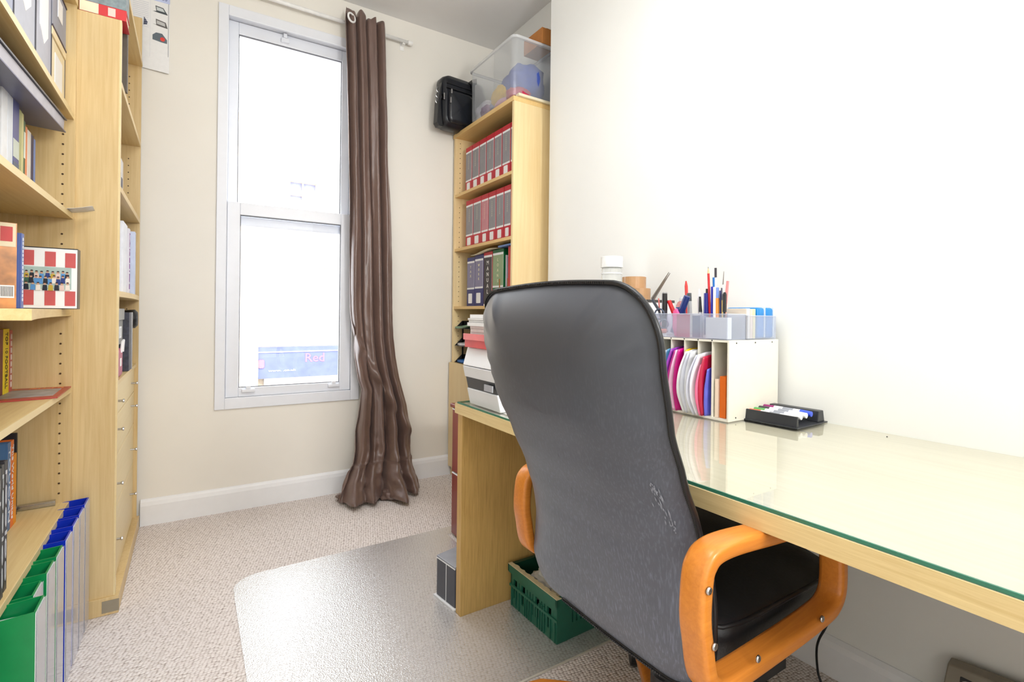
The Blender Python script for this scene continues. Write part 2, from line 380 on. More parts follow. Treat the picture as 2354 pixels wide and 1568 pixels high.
# ------------------------------------------------------------------ DESK
DZ = 0.7305
desk = thing('desk', 'long pale oak desk along the right wall with a solid slab end', 'desk', (0.775, 1.56, 0))
M_oakP = wood('oak_desktop_wall_glare', (192, 180, 158), (214, 204, 184), 'Y', 0.4, 50, 1.0)  # oak paled in its colour to imitate wall reflections in the glass
obj('desktop', MB().box(0.7745, XR - .002, -0.45, 1.562, DZ - 0.034, DZ), M_oakP, desk)
obj('front_edge', MB().box(0.772, .7745, -0.45, 1.5625, DZ - 0.034, DZ), M_oakY, desk)
obj('end_edge', MB().box(0.7745, XR - .002, 1.562, 1.5625, DZ - 0.034, DZ), M_oakY, desk)
obj('end_panel', MB().box(0.783, XR - .03, 1.526, 1.560, 0.001, DZ - 0.034), M_oak, desk, bevel=0.001)
obj('end_panel', MB().box(0.783, XR - .03, -0.43, -0.396, 0.001, DZ - 0.034), M_oak, desk, bevel=0.001)
obj('bracket_screw', MB().cyl((0.845, 1.5255, .676), (0.845, 1.522, .676), .006, 10), M_dark, desk)
gt = thing('glass_desktop_sheet', 'clear glass sheet with green edges lying over the oak desktop', 'glass sheet', (0.78, 1.55, DZ))
M_topglass = clear('tabletop_glass', (0.985, 1.0, 0.99), 0.0, rough=0.012, ior=1.52)
obj('sheet', MB().box(0.7785, XR - .006, -0.44, 1.549, DZ + .0006, DZ + 0.006), M_topglass, gt)
M_gedge = pm('green_glass_edge', (52, 118, 96), 0.15, var=0.1)
obj('green_edge', MB().box(0.7755, 0.7785, -0.44, 1.5515, DZ + .0006, DZ + 0.006).box(0.7785, XR - .006, 1.549, 1.5515, DZ + .0006, DZ + 0.006), M_gedge, gt)
GZ = DZ + 0.0062

# ------------------------------------------------------------------ OFFICE CHAIR
m = bpy.data.materials.new('worn_black_leather'); m.use_nodes = True; nt = m.node_tree; b = nt.nodes['Principled BSDF']
N = nt.nodes.new; L = nt.links.new
tc = N('ShaderNodeTexCoord'); mp = N('ShaderNodeMapping'); mp.inputs['Scale'].default_value = (190, 190, 5.0); mp.inputs['Rotation'].default_value = (R(-6), 0, 0)
L(tc.outputs['Object'], mp.inputs['Vector'])
n1 = N('ShaderNodeTexNoise'); n1.inputs['Scale'].default_value = 1.6; n1.inputs['Detail'].default_value = 5; L(mp.outputs[0], n1.inputs['Vector'])
n2 = N('ShaderNodeTexNoise'); n2.inputs['Scale'].default_value = 260; n2.inputs['Detail'].default_value = 2; L(tc.outputs['Object'], n2.inputs['Vector'])
sx = N('ShaderNodeSeparateXYZ'); L(tc.outputs['Object'], sx.inputs[0])
mr = N('ShaderNodeMapRange'); mr.inputs['From Min'].default_value = 1.0; mr.inputs['From Max'].default_value = 0.45; L(sx.outputs['Z'], mr.inputs['Value'])   # dust gathers low on the back
rp = N('ShaderNodeValToRGB'); rp.color_ramp.elements[0].position = .50; rp.color_ramp.elements[1].position = .75
L(n1.outputs['Fac'], rp.inputs['Fac'])
mu = N('ShaderNodeMath'); mu.operation = 'MULTIPLY'; L(rp.outputs[0], mu.inputs[0]); L(mr.outputs[0], mu.inputs[1])
n3 = N('ShaderNodeTexNoise'); n3.inputs['Scale'].default_value = 3.0; L(tc.outputs['Object'], n3.inputs['Vector'])
ad = N('ShaderNodeMath'); ad.operation = 'MULTIPLY_ADD'; ad.inputs[1].default_value = .30; L(mu.outputs[0], ad.inputs[0])
r3 = N('ShaderNodeMath'); r3.operation = 'MULTIPLY'; r3.inputs[1].default_value = .14; L(n3.outputs['Fac'], r3.inputs[0]); m5 = N('ShaderNodeMath'); m5.operation = 'MULTIPLY_ADD'; m5.inputs[1].default_value = .20; L(mr.outputs[0], m5.inputs[0]); L(r3.outputs[0], m5.inputs[2]); L(m5.outputs[0], ad.inputs[2])
cm = N('ShaderNodeMix'); cm.data_type = 'RGBA'; cm.inputs['A'].default_value = (*lin((48, 49, 52)), 1); cm.inputs['B'].default_value = (*lin((150, 157, 178)), 1)
L(ad.outputs[0], cm.inputs['Factor']); L(cm.outputs['Result'], b.inputs['Base Color'])
b.inputs['Roughness'].default_value = 0.42; b.inputs['Sheen Weight'].default_value = 0.06; b.inputs['Sheen Roughness'].default_value = .5
bp = N('ShaderNodeBump'); bp.inputs['Strength'].default_value = .12; bp.inputs['Distance'].default_value = .0006; L(n2.outputs['Fac'], bp.inputs['Height']); L(bp.outputs[0], b.inputs['Normal'])
M_leatherB = m
M_leather = pm('black_leather', (30, 31, 34), 0.36, var=0.15, nscale=180, bump=0.15)
M_piping = pm('black_piping', (22, 23, 27), 0.35)
M_scuff = pm('pale_scuff', (138, 141, 150), 0.7, var=0.2, nscale=200)

CHY = 0.765
ch = thing('office_chair', 'tall black leather executive office chair with orange wooden armrests, seen from behind', 'office chair', (0.93, CHY, 0))
SP = [(1.12, .527), (1.09, .530), (1.04, .535), (.963, .546), (.86, .572), (.774, .610), (.69, .648), (.62, .673), (.54, .694), (.48, .704), (.42, .708), (.38, .708)]
def Xs(z):
    if z >= SP[0][0]: return SP[0][1]
    for (za, xa), (zb, xb) in zip(SP, SP[1:]):
        if z >= zb:
            t = (z - zb) / (za - zb); t = t * t * (3 - 2 * t) * .35 + t * .65
            return xb + (xa - xb) * t
    return SP[-1][1]
ZT, ZBm, HW = 1.092, 0.383, 0.25
def outline(n_side=26, n_c=12):
    """closed list of (dy, z, ny, nz) from the near side upwards over the top"""
    rt, rb, rtf, rbf = 0.105, 0.10, 0.07, 0.085
    pts = []
    def arc(cx, cz, r, a0, a1, n, rx=None):
        for i in range(n):
            a = R(a0 + (a1 - a0) * i / (n - 1)); pts.append((cx + (rx or r) * math.cos(a), cz + r * math.sin(a)))
    # dy = -HW near side ... use angle from +dy axis
    arc(HW - rtf, ZT - rtf, rtf, 0, 90, n_c)
    for i in range(1, 10): pts.append((HW - rtf + (-HW + rt - HW + rtf) * i / 10, ZT + 0.006 * math.sin(math.pi * i / 10)))
    arc(-HW + rt, ZT - rt, rt, 90, 180, n_c)
    for i in range(1, n_side):
        t = i / n_side; z = ZT - rt + (ZBm + rb - ZT + rt) * t
        pts.append((-HW + 0.010 * math.sin(math.pi * t) ** 2 + .0 * t, z))
    arc(-HW + rb, ZBm + rb, rb, 180, 270, n_c)
    for i in range(1, 10): pts.append((-HW + rb + (2 * HW - rb - rbf) * i / 10, ZBm - 0.004 * math.sin(math.pi * i / 10)))
    arc(HW - rbf, ZBm + rbf, rbf, 270, 360, n_c)
    for i in range(1, n_side):
        t = i / n_side; z = ZBm + rbf + (ZT - rtf - ZBm - rbf) * t
        pts.append((HW - 0.010 * math.sin(math.pi * t) ** 2, z))
    return pts
OL = outline(); NO = len(OL)
def medial(p):
    z = min(max(p[1], ZBm + .24), ZT - .24); return (0.0, z)
RD = 0.056
HWF = 0.264
def backP(p, r, front=False):
    mdy, mz = medial(p)
    y = mdy + (p[0] - mdy) * r * (1.045 + .065 * max(0, min(1, (p[1] - .72) / .2)) if p[0] > 0 else 1.0); z = mz + (p[1] - mz) * r
    x = Xs(z)
    if not front:
        x += RD * (r ** 4.2) * (1 - .55 * max(0, min(1, (.60 - z) / .15))) - 0.010 * (1 - r * r)
        if r > .70 and z > .80:           # gathered pleats near the upper corners
            an = math.atan2(p[1] - (ZT - .16), abs(p[0]) - (HW - .16))
            w = max(0, math.sin((r - .70) / .30 * math.pi)) * max(0, min(1, (z - .80) / .12)) * max(0, min(1, (abs(y) - .11) / .05))
            x += 0.0028 * w * math.sin(an * 24) + .0015 * w * math.sin(an * 41 + 1)
    else:
        lo_ = max(0, min(1, (.76 - z) / .08)) * max(0, min(1, (z - .50) / .08)); x += RD * (1 - .55 * max(0, min(1, (.60 - z) / .15))) + (.02 + .07 * min(1, max(0, (z - .42) / .12))) * ((1 - r * r) * (1 - lo_) + (1 - r ** 5) * lo_)
    return (x, CHY + y, z)
RS = [0.0, .15, .3, .42, .52, .6, .66, .72, .77, .81, .85, .885, .915, .94, .965, .985, 1.0]
mb = MB().grid(lambda i, j: backP(OL[i], RS[j]), NO, len(RS), cu=True)
back = obj('backrest_shell', mb, M_leatherB, ch, smooth=True)
back['label'] = 'dusty grey-black leather rear of the backrest'
RF = [0.0, .3, .6, .8, .9, .95, .985, 1.0]
mb = MB().grid(lambda i, j: backP(OL[i], RF[j], True), NO, len(RF), cu=True)
obj('backrest_cushion', mb, M_leather, ch, smooth=True)
pp = [Vector(backP(p, 1.0)) + Vector((.022 * max(0, min(1, (1.07 - p[1]) / .08)) if p[0] > .15 else 0.0, (0.003 - .014 * max(0, min(1, (1.07 - p[1]) / .08)) if p[0] > .15 else -0.003), .003 if p[1] > .7 else 0)) for p in OL]
obj('piping', MB().tube(pp, .0052, 8, closed=True), M_piping, ch, smooth=True)
# stitches along the piping
mb = MB()
for i in range(0, NO * 6):
    k = i / 6; a = pp[int(k) % NO]; c = pp[(int(k) + 1) % NO]; q = a.lerp(c, k % 1) + Vector((-.0055, 0, 0))
    mb.box(q.x - .0012, q.x + .0012, q.y - .0018, q.y + .0018, q.z - .0018, q.z + .0018)
st = obj('stitching', mb, M_dark, back); st['kind'] = 'stuff'
# pale scuff on the near lower side
mb = MB()
rnd = random.Random(4)
for i in range(45):
    t = rnd.random() ** 1.2; z = .765 - .085 * t + rnd.gauss(0, .003); yy = -.205 - .008 * t + rnd.gauss(0, .0015 + .0035 * math.sin(math.pi * t))
    ss = rnd.uniform(.002, .008) * (.4 + math.sin(math.pi * min(1, t * 1.1)))
    rr = abs(yy) / .245
    a = [(yy, z - ss), (yy + .0008, z), (yy, z + ss), (yy - .0008, z)]
    vs = []
    for (y_, z_) in a:
        r_ = abs(y_) / (HW - .008); x = Xs(z_) + RD * (r_ ** 4.2) - .010 * (1 - r_ * r_) - .0009
        vs.append((x, CHY + y_, z_))
    mb.add(vs, [(0, 1, 2, 3)])
sc = obj('scuff_mark', mb, M_scuff, back, recalc=False, solid=.0003); sc['label'] = 'white worn scuff'; sc['kind'] = 'stuff'
# seat
def seatP(i, j, nu=60, nr=10):
    a = 2 * math.pi * i / nu; r = [0.02, .3, .55, .75, .87, .94, .98, 1.0, 1.0, .97][j]
    n = 8.0; ca, sa = math.cos(a), math.sin(a)
    k = (abs(ca) ** n + abs(sa) ** n) ** (-1 / n)
    hx, hy = .250, .262
    x = .985 + hx * ca * k * r; y = .772 + hy * sa * k * r
    top = .508 + .03 * (1 - r ** 3) + .012 * math.exp(-((x - 1.15) / .06) ** 2) * (1 - r ** 6)
    z = [None] * 7
    if j <= 6: zz = top
    elif j == 7: zz = .505
    elif j == 8: zz = .435
    else: zz = .418
    if j in (4, 5, 6): zz += .0025 * math.sin(a * 46) * (1 if x > 1.1 else .25)
    if j in (8,): x += .004 * math.sin(a * 46) * (1 if x > 1.1 else .2)
    zz -= max(0, x - 1.14) * .35
    return (x, y, zz)
mb = MB().grid(lambda i, j: seatP(i, j), 60, 10, cu=True)
mb.add([seatP(i, 0) for i in range(60)], [tuple(range(60))]); mb.add([seatP(i, 9) for i in range(60)], [tuple(range(60))])
seat = obj('seat_cushion', mb, M_leather, ch, smooth=True)
obj('seat_piping', MB().tube([Vector(seatP(i, 7)) + Vector((0, 0, .003)) for i in range(60)], .0042, 8, closed=True), M_piping, ch, smooth=True)
obj('seat_pan', MB().prism(rrect(.44, .44, .08), .395, .418).xf(Matrix.Translation((.955, .775, 0))), M_dark, ch)
# armrest loops
APT = [(.618, .60), (.622, .655), (.632, .676), (.652, .6865), (.70, .688), (.80, .680), (.90, .672), (.97, .664), (1.005, .652), (1.022, .628), (1.03, .59), (1.032, .545), (1.026, .517), (1.008, .500), (.98, .4925), (.90, .486), (.80, .482), (.71, .480), (.667, .483), (.643, .496), (.632, .518), (.625, .555)]
def arm(y0, y1):
    # rounded rectangular section swept round the loop
    n = len(APT); P3 = []
    pts = []
    for i in range(n):     # densify with Catmull-Rom
        p0, p1, p2, p3 = [Vector((*APT[(i + k) % n], 0)) for k in (-1, 0, 1, 2)]
        for t in (0, .25, .5, .75):
            pts.append(.5 * ((2 * p1) + (-p0 + p2) * t + (2 * p0 - 5 * p1 + 4 * p2 - p3) * t * t + (-p0 + 3 * p1 - 3 * p2 + p3) * t ** 3))
    sec = rrect(.027, y1 - y0, .0085, 3); m = len(pts); ym = (y0 + y1) / 2
    def P(i, j):
        a = pts[(i - 1) % m]; b = pts[(i + 1) % m]; t = (b - a).normalized(); nrm = Vector((t.y, -t.x, 0))
        wdt = 1.0
        s = sec[j % len(sec)]; q = pts[i] + nrm * s[0] * wdt
        return (q.x, ym + s[1], q.y)
    return MB().grid(P, m, len(sec) + 1, cu=True)
AN = arm(.447, .492).xf(Matrix.Translation((.010, 0, 0))); AF = arm(1.035, 1.085).xf(Matrix.Translation((.100, 0, -.050)))
for nm, a, yo, sg in (('near', AN, .447, -1), ('far', AF, 1.085, 1)):
    ao = obj('armrest', a, M_armwood, ch, smooth=True)
    if sg < 0:
        for (u, v) in ((1628, 1358), (1641, 1486), (1741, 1514), (1888, 1422)):
            p = ony(u, v, .447)
            p.x = p.x; s_ = MB().lathe([(.0045, 0), (.0062, .0005), (.0055, .003), (.003, .0042), (.001, .0036)], seg=14).xf(Matrix.Translation(p) @ Matrix.Rotation(R(90), 4, 'X'))
            obj('screw', s_, M_chrome, ao, smooth=True)
obj('arm_bracket', MB().box(.80, .92, .492, .56, .40, .428), M_dark, ch)
obj('arm_bracket', MB().box(.84, .96, .99, 1.036, .40, .428), M_dark, ch)
# mechanism, column and star base
HB = Vector((.93, .77, 0))
obj('tilt_mechanism', MB().box(.80, 1.04, .70, .84, .335, .396).box(.84, .90, .55, .70, .35, .37), M_dark, ch, bevel=.006)
obj('tilt_knob', MB().cyl((.87, .56, .355), (.87, .50, .33), .016, 14).cyl((.87, .50, .33), (.87, .47, .25), .012, 12, .02), M_dark, ch, smooth=True)
obj('gas_column', MB().lathe([(.036, .11), (.036, .22), (.030, .225), (.030, .30), (.022, .302), (.022, .34)], HB), M_dark, ch, smooth=False)
hub = obj('hub', MB().lathe([(.045, .06), (.052, .07), (.052, .12), (.045, .13)], HB), M_dark, ch)
for k in range(5):
    a = R(54 + 72 * k); d = Vector((math.cos(a), math.sin(a), 0)); n = Vector((-d.y, d.x, 0))
    def LP(i, j, d=d, n=n):
        t = i / 10; L_ = .04 + .30 * t; w = .030 - .006 * t; h = .022 - .005 * t
        zc = .105 + .010 * math.sin(math.pi * t) - .022 * t
        if i in (0, 10): w *= .7; h *= .6
        s = rrect(2 * w, 2 * h, min(w, h) * .45, 3)[j % 16]
        q = HB + d * L_ + n * s[0]; return (q.x, q.y, zc + s[1])
    mb = MB().grid(lambda i, j: LP(i, j), 11, 17)
    mb.add([LP(0, j) for j in range(16)], [tuple(range(16))]); mb.add([LP(10, j) for j in range(16)], [tuple(range(16))])
    lg = obj('leg', mb, M_armwood, ch, smooth=True)
    c = HB + d * .325
    cs = MB()
    for s_ in (-1, 1):
        cc = c + n * (.014 * s_) + d * .01
        cs.tube([cc + n * (-.009) + Vector((0, 0, .027)), cc + n * .009 + Vector((0, 0, .027))], .0265, 16)
    cs.cyl(c + Vector((0, 0, .03)), c + Vector((0, 0, .085)), .007, 8)
    obj('caster', cs, M_dark, lg, smooth=False, bevel=.003)

# ------------------------------------------------------------------ CHAIR MAT
M_mat = clear('clear_textured_vinyl', (0.97, 0.965, 0.95), 0.34, (250, 250, 252), rough=0.27, ior=1.9, shine=2.7, bump=0.42, bscale=230)  # milky white share paints window glare into the clear mat
def rr_poly(x0, x1, y0, y1, r, n=8):
    return [(p[0] + (x0 + x1) / 2, p[1] + (y0 + y1) / 2) for p in rrect(x1 - x0, y1 - y0, r, n)]
pts = [(1.40, 2.205), (.24, 2.205)]
for i in range(9): a = R(90 + 90 * i / 8); pts.append((.14 + .10 + .10 * math.cos(a), 2.105 + .10 * math.sin(a)))
pts += [(.14, 1.165), (1.40, 1.165), (1.40, 1.524), (.780, 1.524), (.780, 1.5625), (1.02, 1.5625), (1.02, 2.13), (1.40, 2.13)]
cm_ = tag(obj('chair_mat', MB().prism(pts, .0008, .0028), M_mat), 'clear textured plastic chair mat lying white with glare on the carpet', 'chair mat')
# the pale crease where the mat ends under the chair
e_ = obj('mat_edge', MB().box(.14, 1.40, 1.160, 1.166, .0008, .0036), pm('milky_edge', (214, 208, 194), .5), cm_)

# ------------------------------------------------------------------ CURTAIN, ROD
CT = dict(z=[2.74, 2.70, 2.3, 1.9, 1.6, 1.3, 1.05, .90, .78, .66, .60, .50, .36, .26, .19, .14, .10, .06, .03, .012],
          l=[.705, .70, .715, .727, .735, .742, .75, .765, .775, .795, .815, .80, .782, .775, .762, .735, .715, .70, .692, .69],
          r=[.935, .938, .950, .965, .985, .994, 1.0, 1.005, 1.02, 1.045, 1.06, 1.09, 1.11, 1.12, 1.12, 1.12, 1.12, 1.13, 1.135, 1.13],
          y=[2.885, 2.885, 2.88, 2.875, 2.87, 2.865, 2.86, 2.855, 2.85, 2.85, 2.845, 2.84, 2.835, 2.83, 2.82, 2.81, 2.795, 2.78, 2.765, 2.755])
def ci(key, z):
    zs = CT['z']; vs = CT[key]
    if z >= zs[0]: return vs[0]
    for a in range(len(zs) - 1):
        if z >= zs[a + 1]:
            t = (z - zs[a + 1]) / (zs[a] - zs[a + 1]); return vs[a + 1] + (vs[a] - vs[a + 1]) * t
    return vs[-1]
NS, NZ = 150, 190
def curP(i, j):
    s = j / (NS - 1)
    q = i / (NZ - 1)
    z = 2.735 - 2.72 * q
    xl, xr, yc = ci('l', z), ci('r', z), ci('y', z)
    low = max(0, 1 - z / .75)
    drift = .10 * math.sin(z * 1.9 + .4)
    ph = s * 4.2 + drift + .10 * noise.noise(Vector((s * 2, z * 1.3, 0)))
    f = math.sin(2 * math.pi * ph); f = math.copysign(abs(f) ** .75, f)
    f2 = math.sin(2 * math.pi * (ph * 2.3 + .2 + .2 * math.sin(z * 2)))
    amp = (.030 + .010 * noise.noise(Vector((s * 3, z * .9, 5)))) * (1 + .5 * low)
    y = yc + amp * (f * .8 + .22 * f2)
    x = xl + (xr - xl) * s + .010 * math.cos(2 * math.pi * ph)
    # creases
    cr = noise.noise(Vector((s * 9, z * 7, 1.3))) * .5 + noise.noise(Vector((s * 16, z * 22, 3.1))) * .25
    y += cr * .010 * (1 + 2.4 * low)
    if z < .62:
        kk = min(1, (.62 - z) / .4); y += .034 * kk * noise.noise(Vector((s * 5.5 + z * 3, z * 6.5, 7))) + .016 * kk * abs(noise.noise(Vector((s * 10 - z * 5, z * 11, 4))))
    # heavy diagonal hem fold crossing the lower half
    zl = .93 - .62 * s
    if z < 1.15:
        d = z - zl; y -= .038 * math.exp(-(d / .045) ** 2) * min(1, (1.15 - z) / .2) * (1 if s < .93 else .4)
    # puddle: the cloth spreads over the floor towards the room
    if z < .34:
        k = (1 - z / .34) ** 1.5; lobes = .05 + .03 * (1 - s) + .06 * math.exp(-((s - .30) / .12) ** 2) + .125 * math.exp(-((s - .64) / .10) ** 2) - .03 * math.exp(-((s - .47) / .05) ** 2); x -= .035 * k * max(0, .5 - s) * 2
        y -= lobes * k ** 1.3 + .040 * k * noise.noise(Vector((s * 11, z * 26, 9)))
        z = z + .020 * k * abs(noise.noise(Vector((s * 12, z * 30, 2)))) + (.035 * math.sin(math.pi * min(1, k)) * (k > .3)) * .5
    if q < .012:   # ragged top edge with stiff heading flaps
        z += .045 * max(0, math.sin(2 * math.pi * (s * 3.1 - .05))) * (1 - .8 * s) + .0
    return (x, y, max(z, .006))
M_cur = bpy.data.materials.new('brown_taffeta'); M_cur.use_nodes = True; nt = M_cur.node_tree; b = nt.nodes['Principled BSDF']
tc = nt.nodes.new('ShaderNodeTexCoord'); nz = nt.nodes.new('ShaderNodeTexNoise'); nz.inputs['Scale'].default_value = 6; nz.inputs['Detail'].default_value = 6
mp = nt.nodes.new('ShaderNodeMapping'); mp.inputs['Scale'].default_value = (3, 3, .6)
nt.links.new(tc.outputs['Object'], mp.inputs[0]); nt.links.new(mp.outputs[0], nz.inputs['Vector'])
rp = nt.nodes.new('ShaderNodeValToRGB'); rp.color_ramp.elements[0].color = (*lin((84, 64, 56)), 1); rp.color_ramp.elements[1].color = (*lin((124, 98, 88)), 1)
nt.links.new(nz.outputs['Fac'], rp.inputs[0]); nt.links.new(rp.outputs[0], b.inputs['Base Color'])
b.inputs['Roughness'].default_value = .36; b.inputs['Sheen Weight'].default_value = .3; b.inputs['Sheen Tint'].default_value = (.85, .7, .65, 1); b.inputs['Specular IOR Level'].default_value = .8
bp = nt.nodes.new('ShaderNodeBump'); bp.inputs['Strength'].default_value = .25; bp.inputs['Distance'].default_value = .004
nz2 = nt.nodes.new('ShaderNodeTexNoise'); nz2.inputs['Scale'].default_value = 35; nz2.inputs['Detail'].default_value = 4; nt.links.new(mp.outputs[0], nz2.inputs['Vector'])
nt.links.new(nz2.outputs['Fac'], bp.inputs['Height']); nt.links.new(bp.outputs[0], b.inputs['Normal'])
cur = thing('curtain', 'dark brown taffeta curtain gathered right of the window and pooling on the carpet', 'curtain', (.9, 2.88, 0))
obj('curtain_cloth', MB().grid(lambda i, j: curP(i, j), NZ, NS), M_cur, cur, smooth=True, solid=.0016)
def ring(c, r, t, nrm, n=22):
    nrm = Vector(nrm).normalized(); u = nrm.orthogonal().normalized(); w = nrm.cross(u)
    return MB().tube([Vector(c) + (u * math.cos(2*math.pi*k/n) + w * math.sin(2*math.pi*k/n)) * r for k in range(n)], t, 8, closed=True)
obj('eyelet', ring((.735, 2.842, 2.690), .024, .0055, (.5, -1, .1)), pm('white_eyelet', (240, 240, 238), .3), cur, smooth=True)
def crumple(c, s_, seed, zmin=.006):
    nu, nv = 44, 22; mb = MB()
    def P(i, j):
        a = 2 * math.pi * i / nu; b_ = math.pi * (j + .001) / (nv - 1 + .002)
        d = Vector((math.sin(b_) * math.cos(a), math.sin(b_) * math.sin(a), math.cos(b_)))
        k = 1 + .30 * noise.noise(d * 2.4 + Vector((seed, 0, 0))) + .22 * abs(noise.noise(d * 5.5 + Vector((0, seed, 0))))
        return (c[0] + d.x * s_[0] * k, c[1] + d.y * s_[1] * k, max(zmin, c[2] + d.z * s_[2] * k))
    return mb.grid(P, nu, nv, cu=True)
for c_, s_, sd_ in (((.765, 2.800, .022), (.085, .060, .036), 1.7), ((.86, 2.775, .028), (.06, .055, .05), 4.2), ((.965, 2.715, .020), (.065, .050, .040), 6.1), ((1.085, 2.86, .018), (.050, .040, .030), 9.4)):
    obj('pooled_fold', crumple(c_, s_, sd_), M_cur, cur, smooth=True)
M_rod = pm('white_rod', (244, 243, 240), .35)
rod = thing('curtain_rod', 'white curtain rod fixed above the window and carrying the brown curtain', 'curtain rod', (.4, 2.87, 2.69))
obj('rod', MB().cyl((-.25, 2.925, 2.698), (1.095, 2.925, 2.698), .0105, 16), M_rod, rod, smooth=True)
obj('finial', MB().cyl((1.095, 2.925, 2.698), (1.125, 2.925, 2.698), .013, 16), M_rod, rod)
for x in (-.1, 1.07):
    obj('rod_bracket', MB().box(x - .008, x + .008, 2.92, 2.975, 2.678, 2.686).box(x - .012, x + .012, 2.955, 2.978, 2.655, 2.72), M_rod, rod)

# ------------------------------------------------------------------ helper builders for shelf goods
def holes(parent, x, y0face, z0, z1, step=.032, axis='Y'):
    mb = MB(); z = z0
    k = 0
    while z < z1:
        if axis == 'Y': mb.cyl((x, y0face, z), (x, y0face - .0012, z), .0027, 8)
        z += step; k += 1
    o = obj('shelf_pin_hole', mb, M_hole, parent); o['kind'] = 'stuff'; return o
def ordw(i): return ['first', 'second', 'third', 'fourth', 'fifth', 'sixth', 'seventh', 'eighth', 'ninth'][i]
_n = [0]
def mcol(rgb, rough=.5, **k):
    return pm('coloured_%d_%d_%d_%d' % (*rgb, int(rough * 100)), rgb, rough, **k)
def spine_book(label, xs, y0, y1, z0, h, depth, rgb, sgn, cat='book', group=None, title=None, tcol=(250, 250, 250), pages=M_cream, tsize=.014, name='book', lean=0, rough=.45, bands=None, stack=False):
    """upright book / file; spine plane x = xs facing sgn*X, body runs the other way"""
    t = min(.004, (y1 - y0) * .16)
    root = thing(name, label, cat, (xs - sgn * depth / 2, (y0 + y1) / 2, z0), 0, group)
    xb = xs - sgn * depth
    a, c = min(xs, xb), max(xs, xb)
    mb = MB().box(min(xs, xs - sgn * t), max(xs, xs - sgn * t), y0, y1, z0, z0 + h)
    i0, i1 = (a, c - t) if sgn > 0 else (a + t, c)
    mb.box(i0, i1, y0, y0 + t, z0, z0 + h).box(i0, i1, y1 - t, y1, z0, z0 + h)
    cv = obj('cover', mb, mcol(rgb, rough), root, bevel=.0008)
    obj('pages', MB().box(i0 + .004, i1 - (.0002), y0 + t, y1 - t, z0 + .004, z0 + h - .005), pages, root)
    xf_ = xs + sgn * .0006
    if title:
        yd = (0, sgn * 1.0, 0)
        if stack:
            text('spine_title', '\n'.join(title), tsize, mcol(tcol), root, (xf_, (y0 + y1) / 2, z0 + h * .93), (0, sgn, 0), (0, 0, 1), align='CENTER', valign='TOP', line=1.05)
        else:
            text('spine_title', title, tsize, mcol(tcol), root, (xf_, (y0 + y1) / 2, z0 + h * .95), (0, 0, -1), (0, sgn, 0), valign='CENTER', fit=h * .85)
    for (f0, f1, rgb2) in (bands or []):
        obj('spine_band', MB().box(min(xs, xf_), max(xs, xf_), y0 + .001, y1 - .001, z0 + h * f0, z0 + h * f1), mcol(rgb2), root)
    if lean: root.rotation_euler = (R(lean), 0, 0)
    return root

# ------------------------------------------------------------------ RIGHT BOOKCASE (birch) AND ITS GOODS
BX, BY0, BY1 = 1.42, 2.215, 2.93
bc = thing('bookcase', 'tall birch bookcase in the right alcove, filled with red binders', 'bookcase', (BX, 2.57, 0))
bxb = XA - .012
obj('side_panel', MB().box(BX, bxb, BY0, BY0 + .018, .001, 2.172), M_birch, bc, bevel=.0008)
obj('side_panel', MB().box(BX, bxb, BY1 - .018, BY1, .001, 2.172), M_birch, bc, bevel=.0008)
obj('top_board', MB().box(BX - .004, bxb, BY0, BY1 + .004, 2.172, 2.197), M_birchY, bc, bevel=.001)
obj('back_board', MB().box(bxb - .006, bxb, BY0 + .018, BY1 - .018, .05, 2.172), M_birch, bc)
RSH = [1.788, 1.440, 1.070, .709]
for z in RSH: obj('shelf', MB().box(BX + .002, bxb - .006, BY0 + .018, BY1 - .018, z, z + .018), M_birchY, bc, bevel=.0008)
dr = obj('door', MB().box(BX - .017, BX - .001, BY0 + .002, BY1 + .003, .06, .727), M_birch, bc, bevel=.001)
obj('plinth', MB().box(BX + .02, BX + .036, BY0 + .018, BY1 - .018, .001, .06), M_birch, bc)
mb = MB()
z = .80
while z < 2.15:
    if not any(abs(z - s) < .03 for s in RSH): mb.cyl((BX + .035, BY1 - .018, z), (BX + .035, BY1 - .0195, z), .0026, 8)
    z += .032
o = obj('shelf_pin_hole', mb, M_hole, bc); o['kind'] = 'stuff'

